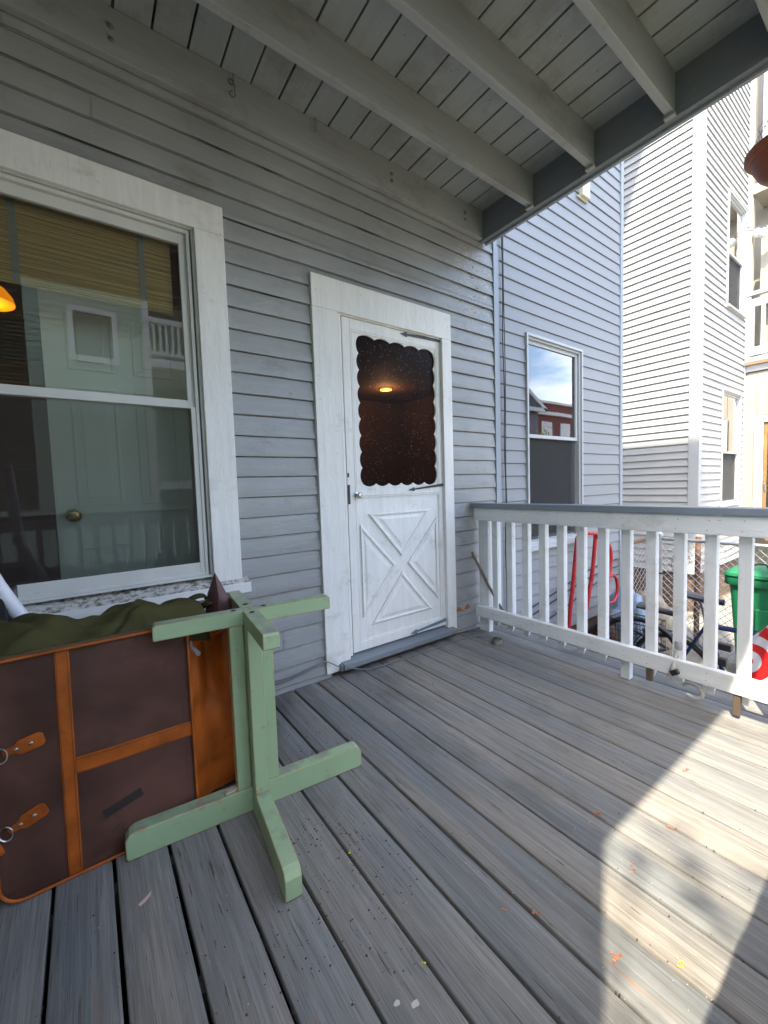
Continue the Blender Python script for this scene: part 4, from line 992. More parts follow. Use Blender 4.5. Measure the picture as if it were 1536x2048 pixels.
for _ in range(700): chip(db, rl.randint(-1,15)*.1425+rl.gauss(0,.006), rl.uniform(-2.0,-.05), rl.choice((.001,.0015,.0022,.003)), z_=rl.choice((.002,-.004)))
for _ in range(130): chip(db, rl.uniform(-.3,2.3), rl.uniform(-2.0,-.05), rl.choice((.001,.0014,.002,.003)))
tag(db.build('crumbs', plain('dark plant crumbs',(.05,.032,.02),.9,var=.5,vs=60)), 'dark brown plant crumbs and bud husks scattered over the deck', kind='stuff')
db = MB()
for _ in range(260): chip(db, rl.uniform(-.3,2.3), rl.uniform(-2.0,-.05), rl.choice((.0008,.0012,.0018)), flat=.2)
tag(db.build('paint_flecks', plain('pale flecks',(.55,.53,.48),.8)), 'tiny pale paint flecks scattered over the deck', kind='stuff')
db = MB()
for (cx,cy,n_,sd) in ((1.02,-1.775,8,.006),(.575,-1.065,4,.003),(.53,-1.61,4,.003),(.56,-1.42,3,.003)):
    for _ in range(n_): chip(db, rl.gauss(cx,sd), rl.gauss(cy,sd), rl.uniform(.002,.004))
tag(db.build('yellow_blossom', plain('yellow petals',(.62,.58,.02),.6)), 'scraps of yellow blossom fallen on the deck boards', 'blossom')
db = MB()
for (cx,cy,n_) in ((.92,-1.68,10),(.86,-1.50,6),(1.30,-1.45,8),(1.42,-1.62,6),(1.18,-1.60,4),(.80,-1.45,4),(1.75,-1.55,7)):
    for _ in range(n_): chip(db, rl.gauss(cx,.010), rl.gauss(cy,.006), rl.uniform(.0025,.006))
tag(db.build('red_bud_husks', plain('red brown husks',(.36,.12,.05),.8,var=.4,vs=50)), 'reddish bud husks lying on the sunlit boards', 'bud husks')
mb = MB(); mb.prism([(.045,-.850,.0015),(.062,-.842,.003),(.078,-.833,.005),(.074,-.845,.004),(.060,-.854,.002),(.048,-.858,.0015)], (0,0,.0016)); tag(mb.build('pink_petal', plain('pink petal',(.58,.42,.38),.7)), 'single pale pink petal near the suitcase corner', 'petal')
for nm, (px_,py_,s_) in (('bird_dropping',(.467,-1.437,.010)),('bird_dropping',(.497,-1.462,.012))):
    mb = MB(); pts = []
    for i in range(11):
        a_ = 2*math.pi*i/11; r_ = s_*(.7+.4*noise.noise(Vector((i*1.7,px_*90,0)))); pts.append((px_+r_*math.cos(a_), py_+r_*.8*math.sin(a_), .0012))
    mb.prism(pts, (0,0,.0012)); o = mb.build(nm, plain('chalky grey',(.42,.42,.38),.9)); 
    tag(o, 'larger chalky splat beside a deck gap' if s_ > .011 else 'smaller chalky splat beside a deck gap', 'splat')

# ================================================================== CHAIN LINK FENCE
fc = tag(empty('chain_link_fence', (5.3,-.17,-.85)), 'galvanised chain-link fence behind the bicycle and green bin', 'fence')
def mesh_panel(a, b, z0, z1, d=.075, r=.0026):
    a, b = Vector(a), Vector(b); ln = (b-a).length; u = (b-a)/ln; mb = MB(); H_ = z1-z0; n_ = int(ln/d)+int(H_/d)+2
    nrm = u.cross(Z)
    for s_ in (1,-1):
        for k_ in range(-int(H_/d)-1, int(ln/d)+2):
            p0 = k_*d if s_ == 1 else k_*d+H_
            # line from (p0,0) to (p0+s*H, H)
            t0, t1 = 0.0, H_
            ua, ub = p0, p0+s_*H_
            lo, hi = 0.0, 1.0
            if ub != ua:
                ta = (0-ua)/(ub-ua); tb_ = (ln-ua)/(ub-ua); l_, h_ = min(ta,tb_), max(ta,tb_); lo, hi = max(lo,l_), min(hi,h_)
            if hi <= lo: continue
            m_ = max(2, int((hi-lo)*H_/d*2)); pts = []
            for i in range(m_+1):
                t = lo+(hi-lo)*i/m_; q = a+u*(ua+(ub-ua)*t)+Z*(z0+H_*t)+nrm*(.0022*s_*(1 if i%2 else -1)); pts.append(q)
            mb.tube(pts, r, 4, cap=False)
    return mb
mesh_panel((5.30,-.17,0),(5.30,-2.6,0),-.82,.395).build('mesh', M['galv'], fc)
mesh_panel((4.70,-.10,0),(5.27,-.17,0),-.82,.395).build('mesh', M['galv'], fc)
mb = MB(); mb.tube([(5.30,-.17,-.85),(5.30,-.17,.44)], .030, 16); mb.lathe([(.033,0),(.033,.03),(.018,.05),(.001,.056)], (5.30,-.17,.43), 16)
post = mb.build('post', M['galv'], fc, smooth=50)
for z_ in (.36,.28,.0,-.38,-.50): 
    mb = MB(); mb.lathe([(.035,-.010),(.036,.010)], (5.30,-.17,z_), 16); mb.build('band', M['iron'] if z_ == 0 else M['galv'], post, smooth=50)
mb = MB(); mb.tube([(5.30,-.17,.40),(5.30,-2.6,.40)], .019, 12); mb.build('top_rail', M['galv'], fc, smooth=50)
mb = MB(); mb.tube([(4.70,-.10,.40),(5.27,-.17,.44)], .019, 12); mb.build('top_rail', M['rust'], fc, smooth=50)
mb = MB(); mb.tube([(4.70,-.10,-.85),(4.70,-.10,.42)], .022, 12); mb.build('post', M['galv'], fc, smooth=50)
for (y_,r_,lab) in ((-.245,.022,'thinner'),(-.46,.028,'thicker')):
    mb = MB(); mb.tube([(5.55,y_,-.85),(5.56,y_+.005,-.2),(5.55,y_-.004,.42)], r_, 10)
    tag(mb.build('rusty_pipe', M['rust'], smooth=50), '%s rusty brown pipe standing upright behind the fence' % lab, 'pipe')
# vines of dry twigs between pipes
mb = MB(); rv = random.Random(11)
for i in range(70):
    p = Vector((5.5+rv.uniform(-.05,.08), rv.uniform(-.62,-.22), rv.uniform(-.8,.2))); pts = [p]
    for k_ in range(5): p = p+Vector((rv.uniform(-.03,.03),rv.uniform(-.05,.05),rv.uniform(-.02,.07))); pts.append(p)
    mb.tube(pts, rv.uniform(.002,.004), 4)
tag(mb.build('dry_vines', M['rust']), 'dry brown vine twigs tangled behind the fence', kind='stuff')

# ================================================================== GREEN BIN
bn = tag(empty('recycling_bin', (5.0,-1.22,-.85)), 'green wheeled recycling bin with lid standing before the fence', 'bin')
def ringpts(cx,cy,hx,hy,r_,z_,n_=5):
    pts = []
    for (sx_,sy_,a0) in ((1,-1,-90),(1,1,0),(-1,1,90),(-1,-1,180)):
        for i in range(n_+1):
            a_ = R(a0+90*i/n_); pts.append((cx+sx_*(hx-r_)+r_*math.cos(a_), cy+sy_*(hy-r_)+r_*math.sin(a_), z_))
    return pts
def loft(mb, rings, cap=True):
    b = len(mb.v); n_ = len(rings[0])
    for r_ in rings: mb.v += r_
    for i in range(len(rings)-1):
        for j in range(n_): mb.f.append((b+i*n_+j, b+i*n_+(j+1)%n_, b+(i+1)*n_+(j+1)%n_, b+(i+1)*n_+j))
    if cap: mb.f.append(tuple(b+j for j in range(n_))[::-1]); mb.f.append(tuple(b+(len(rings)-1)*n_+j for j in range(n_)))
BX, BY = 5.0, -1.225
mb = MB(); loft(mb, [ringpts(BX,BY,.19,.235,.05,-.84),ringpts(BX,BY,.20,.25,.05,-.6),ringpts(BX,BY,.235,.290,.05,.02),ringpts(BX,BY,.240,.298,.05,.10)])
mb.build('body', M['bin'], bn, smooth=40)
mb = MB(); loft(mb, [ringpts(BX,BY,.262,.325,.06,.095),ringpts(BX,BY,.268,.330,.06,.105),ringpts(BX,BY,.268,.330,.06,.165),ringpts(BX,BY,.258,.320,.06,.172)])
mb.build('rim', M['bin'], bn, smooth=40)
mb = MB(); loft(mb, [ringpts(BX,BY,.275,.338,.07,.174),ringpts(BX,BY,.278,.342,.07,.182),ringpts(BX,BY,.272,.334,.07,.205),ringpts(BX,BY,.22,.28,.07,.240),ringpts(BX,BY,.12,.16,.05,.262)])
mb.build('lid', M['bin'], bn, smooth=35)
mb = MB(); mb.tube(smoothpath([(4.80,-1.10,.232),(4.78,-1.10,.285),(4.775,-1.14,.305),(4.775,-1.19,.300),(4.79,-1.21,.235)]), .009, 8); mb.build('lid_handle', M['iron'], bn, smooth=60)
mb = MB(); mb.add([(4.7715,-1.10,-.012),(4.7715,-1.24,-.012),(4.7690,-1.24,.022),(4.7690,-1.10,.022)],[(0,1,2,3)])
lab = mb.build('number_label', plain('white sticker',(.62,.66,.62),.6), bn)
fcv = bpy.data.curves.new('digits','FONT'); fcv.body = '320'; fcv.size = .034; fcv.extrude = .0004; ft = bpy.data.objects.new('font_tmp', fcv); COL.objects.link(ft); bpy.context.view_layer.update()
dme = bpy.data.meshes.new_from_object(ft.evaluated_get(bpy.context.evaluated_depsgraph_get())); bpy.data.objects.remove(ft); dme.materials.clear(); dme.materials.append(M['cord'])
fo = bpy.data.objects.new('digits', dme); COL.objects.link(fo)
fo.location = (4.7685,-1.108,-.007); fo.rotation_euler = (R(90),0,R(-90)); bpy.context.view_layer.update()
Mw = fo.matrix_basis.copy(); attach(fo, lab); fo.matrix_basis = Mw
mb = MB(); mb.box(4.755,4.775,-1.30,-1.12,-.30,-.10); mb.build('front_panel', M['bin'], bn, bevel=.012)
mb = MB(); mb.box(4.752,4.762,-1.42,-1.17,-.335,-.315); mb.build('grab_bar', M['galv'], bn, bevel=.003)
for y_ in (-1.0,-1.45):
    mb = MB(); mb.lathe([(.09,-.025),(.10,-.02),(.10,.02),(.09,.025)], (5.19,y_,-.75), 20, Matrix.Rotation(R(90),3,'X')); mb.build('wheel', M['black'], bn, smooth=50)

# ================================================================== HAND TRUCK
ht = tag(empty('hand_truck', (3.7,-.25,-.85)), 'red tubular hand truck leaning against the white vinyl siding', 'hand truck')
mb = MB()
mb.tube(smoothpath([(3.28,-.20,-.85),(3.34,-.17,-.5),(3.405,-.15,-.187),(3.47,-.15,.15),(3.527,-.15,.473),(3.57,-.14,.575),(3.65,-.13,.598)]), .0175, 12)
mb.tube(smoothpath([(3.54,-.20,-.85),(3.58,-.17,-.6),(3.636,-.15,-.334),(3.76,-.15,.05),(3.809,-.15,.202),(3.870,-.15,.52),(3.872,-.15,.585)]), .0185, 12)
mb.tube([(3.64,-.13,.600),(3.76,-.14,.600),(3.878,-.15,.588)], .0175, 12)
mb.build('frame', M['red'], ht, smooth=60)
mb = MB()
mb.tube(smoothpath([(3.58,-.31,.600),(3.66,-.33,.556),(3.746,-.33,.512),(3.785,-.33,.416),(3.770,-.33,.30),(3.738,-.33,.196),(3.70,-.33,-.05),(3.667,-.33,-.314),(3.60,-.33,-.85)]), .020, 12)
mb.tube(smoothpath([(3.735,-.34,.225),(3.79,-.35,.235),(3.85,-.35,.19),(3.872,-.35,.10),(3.85,-.35,.03),(3.79,-.35,-.01),(3.72,-.34,-.01)]), .013, 10)
mb.build('handle', M['red'], ht, smooth=60)
for z_ in (-.30,-.6):
    mb = MB(); mb.obox((3.40,-.165,z_),(3.64,-.165,z_),.03,.03); mb.build('cross_bar', M['red'], ht)
mb = MB(); mb.box(3.42,3.80,-.62,-.38,-.845,-.838); mb.build('toe_plate', M['red'], ht)
for x_ in (3.40,3.86):
    mb = MB(); mb.lathe([(.09,-.03),(.12,-.025),(.12,.025),(.09,.03)], (x_,-.25,-.73), 22, Matrix.Rotation(R(90),3,'Y')); mb.build('wheel', M['black'], ht, smooth=50)

# ================================================================== BICYCLES
def wheel(mbt, mbs, c, r_, U_, n_=36):
    c = Vector(c); U_ = Vector(U_).normalized(); pts = [c+(U_*math.cos(2*math.pi*i/n_)+Z*math.sin(2*math.pi*i/n_))*r_ for i in range(n_+1)]
    mbt.tube(pts, .019, 8, cap=False)
    mbs.tube([c+(p-c)*.94 for p in pts], .008, 6, cap=False)
    nn_ = U_.cross(Z)
    for i in range(28):
        a_ = 2*math.pi*i/28; q = c+(U_*math.cos(a_+.2)+Z*math.sin(a_+.2))*r_*.94; mbs.tube([c+nn_*(.02 if i%2 else -.02), q], .0012, 3, cap=False)
    mbs.tube([c-nn_*.04, c+nn_*.04], .016, 8)
U_ = Vector((-.10,-.995,0))
bk = tag(empty('blue_bicycle', (3.8,-1.1,-.85)), 'dark blue bicycle with black saddle parked outside the railing', 'bicycle')
rc = Vector((3.84,-.80,-.52)); fcn = rc+U_*1.02
mt = MB(); ms = MB(); wheel(mt, ms, rc, .31, U_); mt.build('tyre', M['black'], bk, smooth=60); ms.build('rim', M['galv'], bk, smooth=60)
mt = MB(); ms = MB(); wheel(mt, ms, fcn, .31, U_); mt.build('tyre', M['black'], bk, smooth=60); ms.build('rim', M['galv'], bk, smooth=60)
sadd = Vector((3.80,-1.000,.165)); bb_ = Vector((3.81,-1.20,-.56)); stc = Vector((3.80,-1.035,-.050)); hd = Vector((3.76,-1.62,-.02)); hl = Vector((3.77,-1.67,-.17))
mb = MB(); mb.tube([stc+Vector((0,-.02,-.0)),hd],.0165,10); mb.tube([stc,bb_],.0155,10); mb.tube([bb_,hl],.018,10); mb.tube([stc,rc],.0125,8); mb.tube([bb_,rc],.010,8)
mb.tube([hd+Vector((0,0,.06)),hl],.019,10); mb.tube([hl,fcn],.012,8); mb.build('frame', M['blue'], bk, smooth=60)
mb = MB(); mb.tube([stc,stc.lerp(sadd,.55),sadd-Vector((0,0,.035))],.0125,10); mb.tube([sadd+Vector((-.02,.05,-.03)),sadd+Vector((0,0,-.045)),sadd+Vector((0,-.07,-.03))],.006,6); mb.build('seat_post', M['steel'], bk, smooth=60)
mb = MB(); NS = 14; rings = []
for i in range(NS+1):
    t = i/NS; yy = sadd.y+.125-.27*t; wd = .070*(1-t)**1.1*(1 if t > .1 else .6+4*t)+.016; zz = sadd.z+.022*(1-t)**2-.012*math.sin(t*3)+(.0 if t<.9 else -.006)
    rings.append([(sadd.x+wd*math.cos(a_), yy, zz+(.018 if math.sin(a_) > 0 else .030)*math.sin(a_)) for a_ in [2*math.pi*k_/14 for k_ in range(14)]])
loft(mb, rings); mb.build('saddle', plain('black blue saddle vinyl',(.025,.03,.045),.35), bk, smooth=70)
mb = MB(); mb.tube(smoothpath([hd+Vector((0,0,.06)),hd+Vector((0,-.03,.12)),hd+Vector((.2,-.02,.14)),hd+Vector((.28,.05,.14))]),.012,8); mb.tube([hd+Vector((0,-.03,.12)),hd+Vector((-.2,-.02,.14)),hd+Vector((-.28,.05,.14))],.012,8); mb.build('handlebar', M['steel'], bk, smooth=60)
mb = MB(); mb.obox(bb_+Vector((-.05,0,0)),bb_+Vector((-.05,.10,-.13)),.015,.02); mb.box(bb_.x-.12,bb_.x-.03,-1.15,-1.06,-.70,-.68); mb.build('crank', M['steel'], bk)
mb = MB(); mb.lathe([(.085,-.003),(.092,0),(.085,.003),(.070,.003),(.070,-.003)], (bb_.x-.045,bb_.y,bb_.z), 30, Matrix.Rotation(R(90),3,'Y')); mb.build('chain_ring', M['iron'], bk)
mb = MB(); mb.tube([bb_+Vector((-.045,.0,.09)),rc+Vector((-.045,0,.035))],.004,5); mb.tube([bb_+Vector((-.045,.0,-.09)),rc+Vector((-.045,0,-.035))],.004,5); mb.build('chain', M['iron'], bk)
mb = MB(); mb.tube(smoothpath([stc+Vector((.0,-.04,.022)),stc.lerp(hd,.5)+Vector((0,0,.020)),hd+Vector((.0,.02,.05)),hd+Vector((.05,-.07,.10))]),.003,5); mb.build('brake_cable', M['black'], bk)
mb = MB(); mb.lathe([(.022,-.006),(.024,0),(.022,.006)], (rc.x,rc.y+.36,rc.z+.05), 14, RX); mb.build('reflector', M['red'], bk)
mb = MB(); mb.box(3.745,3.80,-1.20,-1.10,-.20,-.15); mb.build('bracket', M['black'], bk, bevel=.006)
mb = MB(); mb.box(3.745,3.80,-1.175,-1.09,-.32,-.265); mb.build('bracket', M['black'], bk, bevel=.006)
mb = MB(); a_s = [R(20+i*7) for i in range(22)]
pts = [rc+(U_*math.cos(a_)+Z*math.sin(a_))*.345 for a_ in a_s]; mb.tube(pts,.006,5); b0 = len(mb.v)
for p in pts:
    for dx_ in (-.025,.025): mb.v.append((p.x+dx_,p.y,p.z+.004))
for i in range(len(pts)-1): mb.f.append((b0+2*i,b0+2*i+1,b0+2*i+3,b0+2*i+2))
mb.build('mudguard', M['black'], bk, smooth=60)
# second, black bicycle parts further left with wire basket
b2 = tag(empty('black_bicycle', (3.9,-.55,-.85)), 'black bicycle lying low behind the railing with wire basket', 'bicycle')
U2 = Vector((.25,-.97,0)); mt = MB(); ms = MB(); wheel(mt, ms, (3.66,-.60,-.38), .31, U2); mt.build('tyre', M['black'], b2, smooth=60); ms.build('rim', M['iron'], b2, smooth=60)
mt = MB(); ms = MB(); wheel(mt, ms, (3.95,-.33,-.53), .31, (.6,-.8,0)); mt.build('tyre', M['black'], b2, smooth=60); ms.build('rim', M['iron'], b2, smooth=60)
mb = MB(); mb.tube([(3.66,-.60,-.38),(3.8,-.45,-.2),(3.95,-.33,-.53)],.014,8); mb.tube([(3.8,-.45,-.2),(3.9,-.75,-.35)],.014,8); mb.tube([(3.66,-.6,-.38),(3.9,-.75,-.35)],.012,8); mb.build('frame', M['black'], b2, smooth=60)
mb = MB(); x0,x1,y0,y1,z0,z1 = 3.60,3.86,-.74,-.40,-.36,-.10
for z_ in [z0+(z1-z0)*i/6 for i in range(7)]: mb.tube([(x0,y0,z_),(x1,y0,z_),(x1,y1,z_),(x0,y1,z_),(x0,y0,z_)], .0022 if z_ < z1 else .005, 4)
for i in range(13):
    t = i/12; y_ = y0+(y1-y0)*t; mb.tube([(x0,y_,z1),(x0,y_,z0),(x1,y_,z0),(x1,y_,z1)], .0022, 4)
for i in range(9):
    t = i/8; x_ = x0+(x1-x0)*t; mb.tube([(x_,y0,z1),(x_,y0,z0),(x_,y1,z0),(x_,y1,z1)], .0022, 4)
mb.build('basket', M['black'], b2)
mb = MB(); pts = [(3.70,-.95+.05,-.16)]
rings = []
for i in range(13):
    t = i/12; yy = -.52-.26*t; wd = .065*(1-t)**1.1+.018; zz = -.045+.020*(1-t)
    rings.append([(3.92+wd*math.cos(a_), yy, zz+.025*math.sin(a_)) for a_ in [2*math.pi*k_/12 for k_ in range(12)]])
loft(mb, rings); mb.build('saddle', plain('dark grey saddle',(.04,.04,.045),.4), b2, smooth=70)

# cardboard, round grey pan, tarp heap
def heap(name, mat_, c, sz, seed, lab, cat, amp=.3):
    bm_ = bmesh.new(); bmesh.ops.create_icosphere(bm_, subdivisions=4, radius=1)
    for v in bm_.verts:
        n_ = noise.noise(v.co*1.6+Vector((seed,0,0)))*amp+abs(noise.noise(v.co*4+Vector((0,seed,0))))*amp*.6
        v.co = Vector((v.co.x*sz[0],v.co.y*sz[1],v.co.z*sz[2]))*(1+n_)+Vector(c)
        if v.co.z < -.845: v.co.z = -.845
    me_ = bpy.data.meshes.new(name); bm_.to_mesh(me_); bm_.free(); me_.materials.append(mat_); me_.polygons.foreach_set('use_smooth',[True]*len(me_.polygons))
    o_ = bpy.data.objects.new(name, me_); COL.objects.link(o_); tag(o_, lab, cat); return o_
heap('tarp_bundle', M['tarp'], (4.15,-.32,-.42), (.22,.20,.42), 3.3, 'silver blue tarp bundle stuffed beside the red hand truck', 'tarp')
heap('cloth_bundle', M['browncloth'], (4.40,-.42,-.40), (.20,.18,.36), 8.1, 'dusty tan cloth bundle by the chain-link fence', 'cloth bundle')
heap('leaf_bag', M['found'], (3.98,-.22,-.55), (.16,.15,.38), 5.7, 'dark brown leafy sack against the siding foot', 'sack')
mb = MB(); mb.lathe([(.001,0),(.10,.002),(.115,.012),(.117,.018),(.10,.02),(.001,.018)], (3.28,-1.02,-.28), 30, Matrix.Rotation(R(-52),3,'Y') @ Matrix.Rotation(R(20),3,'X'))
tag(mb.build('round_helmet', plain('grey white shell',(.22,.23,.24),.35), smooth=60), 'grey white rounded shell lying behind the bottom rail', 'shell')
mb = MB(); mb.box(3.15,3.55,-1.15,-.85,-.85,-.33); tag(mb.build('storage_crate', M['cardboard'], bevel=.01), 'brown cardboard box standing on the ground outside the rail', 'box')
# red and white bag with ring target
bg = tag(empty('ring_bag', (2.95,-1.55,-.85)), 'crumpled white bag printed with red target rings at right edge', 'bag')
mb = MB(); NU, NV = 26, 30; cxr, czr = -1.500, .030
for i in range(NU+1):
    for j in range(NV+1):
        u = i/NU; v = j/NV; y_ = -1.415-.50*u; z_ = -.82+1.06*v
        top = .10*(1-(2*u-1)**2); z_ += top*v-.28*v*max(0,(.35-u)/.35)**1.5
        x_ = 2.92-.05*math.sin(math.pi*u)*math.sin(math.pi*min(1,v*1.1))+.018*noise.noise(Vector((u*5,v*5,3)))+.012*math.sin(u*14+v*5)
        mb.v.append((x_,y_,z_))
for i in range(NU):
    for j in range(NV): mb.f.append((i*(NV+1)+j,(i+1)*(NV+1)+j,(i+1)*(NV+1)+j+1,i*(NV+1)+j+1))
def _rings():
    t = NT('white plastic with red rings'); sep = t.n('ShaderNodeSeparateXYZ'); t.l(t.co,'Object',sep,'Vector')
    wv = t.noise(4,2); wo = t.math('MULTIPLY',(t.math('SUBTRACT',(wv,'Fac'),.5),0),.05)
    dy = t.math('SUBTRACT',(sep,'Y'),-1.467); dz = t.math('SUBTRACT',(sep,'Z'),.063)
    q = t.math('SQRT',(t.math('ADD',(t.math('MULTIPLY',(dy,0),(dy,0)),0),(t.math('MULTIPLY',(dz,0),(dz,0)),0)),0)); q = t.math('ADD',(q,0),(wo,0))
    r_ = t.n('ShaderNodeValToRGB'); r_.color_ramp.interpolation = 'CONSTANT'; e = r_.color_ramp.elements
    rd = (.62,.015,.015,1); wt = (.72,.72,.76,1)
    e[0].position = 0; e[0].color = rd; e[1].position = .08; e[1].color = wt
    for p_, c_ in ((.24,rd),(.44,wt),(.64,rd),(.90,wt)): n_ = e.new(p_); n_.color = c_
    sc_ = t.math('MULTIPLY',(q,0),4.2); t.l(sc_,0,r_,'Fac'); t.l(r_,'Color',t.b,'Base Color'); t.b.inputs['Roughness'].default_value = .35
    nn_ = t.noise(18,4,.6,1); t.bump(nn_,'Fac',.5,.01); return t.m
o = mb.build('printed_side', _rings(), bg, smooth=80); md = o.modifiers.new('thick','SOLIDIFY'); md.thickness = -.10; md.offset = -1

# ================================================================== HANGING POT
hp_ = tag(empty('hanging_pot', (2.70,-1.80,2.5)), 'terracotta hanging flower pot on chains outside the porch beam', 'flower pot')
PC = Vector((2.69,-1.622,2.455))
mb = MB(); mb.lathe([(.062,0),(.075,.0),(.105,.03),(.128,.075),(.135,.105),(.150,.108),(.158,.118),(.158,.142),(.150,.150),(.132,.150),(.128,.130),(.10,.128),(.001,.128)], PC, 40); mb.build('bowl', M['terra'], hp_, smooth=40)
mb = MB(); mb.lathe([(.001,-.004),(.055,-.004),(.070,.0),(.072,.006),(.001,.006)], PC, 30); mb.build('drain_saucer', plain('lighter terracotta',(.42,.17,.07),.6), hp_, smooth=40)
for k_ in range(3):
    a_ = R(100+k_*120); q = PC+Vector((.150*math.cos(a_),.150*math.sin(a_),.148)); topp = PC+Vector((-.05,-.10,.55)); mb = MB(); n_ = 26
    for i in range(n_):
        c = q.lerp(topp,(i+.5)/n_); d_ = (topp-q).normalized(); s1 = d_.cross(Y if i%2 else X).normalized()
        pts = [c+d_*.013*math.cos(t)+s1*.005*math.sin(t) for t in [2*math.pi*j/8 for j in range(9)]]; mb.tube(pts, .0013, 4, cap=False)
    mb.build('chain', M['galv'], hp_)
mb = MB()
for i in range(12):
    a_ = rnd.uniform(0,6.28); r_ = rnd.uniform(.02,.12); p = PC+Vector((r_*math.cos(a_),r_*math.sin(a_),.13)); p2 = p+Vector((rnd.uniform(-.03,.03),rnd.uniform(-.03,.03),.09)); p3 = p2+Vector((rnd.uniform(-.05,.05),rnd.uniform(-.05,.05),.03)); mb.tube([p,p2,p3],.0015,4)
mb.build('dry_stems', M['cord'], hp_)

# ================================================================== TREES
def tree(name, loc, h, crown_r, seed, label, nleaf=5200, base=.35, lsz=.05):
    rt = random.Random(seed); root = tag(empty(name, loc), label, 'tree'); br = MB(); tips = []
    def grow(p, d, ln, r_, lev):
        pts = [p]; rs = [r_]; n_ = 5
        for i in range(n_):
            d = (d+Vector((rt.uniform(-.16,.16),rt.uniform(-.16,.16),rt.uniform(-.04,.12)))).normalized(); p = p+d*ln/n_; pts.append(p); rs.append(r_*(1-.55*(i+1)/n_))
        br.tube(pts, rs, 7 if lev < 2 else 4, cap=False)
        if lev >= 2: tips.extend(pts[1:])
        if lev < 4:
            for i in range(3 if lev else 5):
                k_ = rt.randint(2,n_); a_ = rt.uniform(0,6.28); sp = rt.uniform(.5,.95)
                dd = (d+Vector((math.cos(a_),math.sin(a_),rt.uniform(-.1,.45)))*sp).normalized(); grow(pts[k_], dd, ln*rt.uniform(.52,.74), rs[k_]*.68, lev+1)
    grow(Vector(loc), Vector((0,0,1)), h*base, h*.018, 0)
    br.build('trunk', M['bark'], root, smooth=60)
    lf = MB()
    for i in range(nleaf):
        c = rt.choice(tips)+Vector((rt.gauss(0,.10),rt.gauss(0,.10),rt.gauss(0,.10))); a_ = Vector((rt.gauss(0,1),rt.gauss(0,1),rt.gauss(0,1))).normalized(); b_ = a_.cross(Vector((rt.gauss(0,1),rt.gauss(0,1),rt.gauss(0,1)))).normalized(); s_ = lsz*rt.uniform(.5,1.1)
        lf.add([c-a_*s_,c+b_*s_*.5,c+a_*s_,c-b_*s_*.5],[(0,1,2,3)])
    lf.build('crown', M['leaf'], root); return root
tree('yard_tree', (-4.7,-5.8,-.85), 12.5, 3, 5, 'tall spring tree in the front yard across from the porch', 3200, .36, .055)
tree('street_tree', (16.2,-8.4,-.85), 5.9, 2, 9, 'small budding tree mirrored in the white house window', 3600, .36, .05)

# ================================================================== ACROSS THE YARD (mirrored in the glass)
op = tag(empty('pale_green_house', (-2,-9.1,-.85)), 'pale green house across the yard, seen mirrored in the window', 'house')
mb = MB(); siding(mb, (0,-9.1,0), X, Y, -9, 1.36, -.85, 5.9, .13, .016, .004); mb.build('siding', M['palegreen'], op)
mb = MB(); mb.box(-9,1.36,-16,-9.105,-.85,5.9); mb.box(1.36,3.2,-16,-11,-.85,5.9); mb.build('wall', M['palegreen'], op)
mb = MB(); mb.box(1.33,1.46,-9.2,-9.07,-.85,5.9); mb.build('corner_trim', M['white'], op)
mb = MB(); mb.box(-9.4,3.5,-16.4,-8.8,5.9,6.1); mb.build('roof', M['greyroof'], op)
for (x0,z0_) in ((-.08,4.05),(-3.2,4.1),(-3.2,1.0),(-6.2,4.1)):
    mb = MB(); frame(mb, x0,x0+.9,z0_,z0_+1.15,.1,.1,.12,.1,-9.08,-9.03); wq = mb.build('window', M['white'], op)
    mb = MB(); mb.box(x0+.1,x0+.8,-9.082,-9.075,z0_+.12,z0_+1.05); mb.build('pane', M['pane2'], wq)
mb = MB(); mb.box(1.46,3.2,-11,-9.0,4.1,4.3); mb.box(1.46,3.2,-11,-9.0,1.2,1.4); mb.box(1.46,3.2,-9.1,-9.03,5.15,5.27); mb.box(1.46,3.2,-9.1,-9.03,4.40,4.48); mb.build('porch_floor', M['white'], op)
for i in range(12):
    mb = MB(); mb.box(1.52+i*.135,1.57+i*.135,-9.09,-9.05,4.48,5.15); mb.build('baluster', M['white'], op)
gh = tag(empty('gabled_grey_house', (17,-13,-.85)), 'grey gabled house beyond the yard, mirrored in the far window', 'house')
mb = MB(); mb.box(12.6,22.5,-17,-12.6,-.85,5.4); mb.build('wall', plain('grey house paint',(.20,.19,.20),.7), gh)
mb = MB(); mb.prism([(12.2,-12.3,5.35),(22.9,-12.3,5.35),(17.6,-12.3,8.2)], (0,-5.2,0)); mb.build('roof', M['greyroof'], gh)
mb = MB()
for a,b in (((12.2,-12.28,5.35),(17.6,-12.28,8.25)),((17.6,-12.28,8.25),(22.9,-12.28,5.35)),((12.2,-12.28,5.35),(22.9,-12.28,5.35))): mb.obox(a,b,.12,.22)
mb.build('gable_trim', M['white'], gh)
rb = tag(empty('red_brick_building', (33,-21,-.85)), 'red brick flat-roofed building far across, mirrored in the window', 'building')
mb = MB(); mb.box(24,44,-26,-20,-.85,8.3); mb.build('wall', M['brick'], rb)
mb = MB(); mb.box(23.7,44.3,-26,-19.7,7.2,7.5); mb.box(23.8,44.2,-26,-19.8,8.3,8.5); mb.build('cornice', M['white'], rb)
for i in range(6):
    mb = MB(); mb.box(25+i*3.1,26.6+i*3.1,-20,-19.9,4.8,6.6); mb.build('window', M['white'], rb)
# neighbour beyond to the right, closing the yard
fb = tag(empty('far_beige_house', (18,4,-.85)), 'beige clapboard house further down the row', 'house')
mb = MB(); mb.box(10.2,18,0,9,-.85,8.8); mb.build('wall', M['tan'], fb)

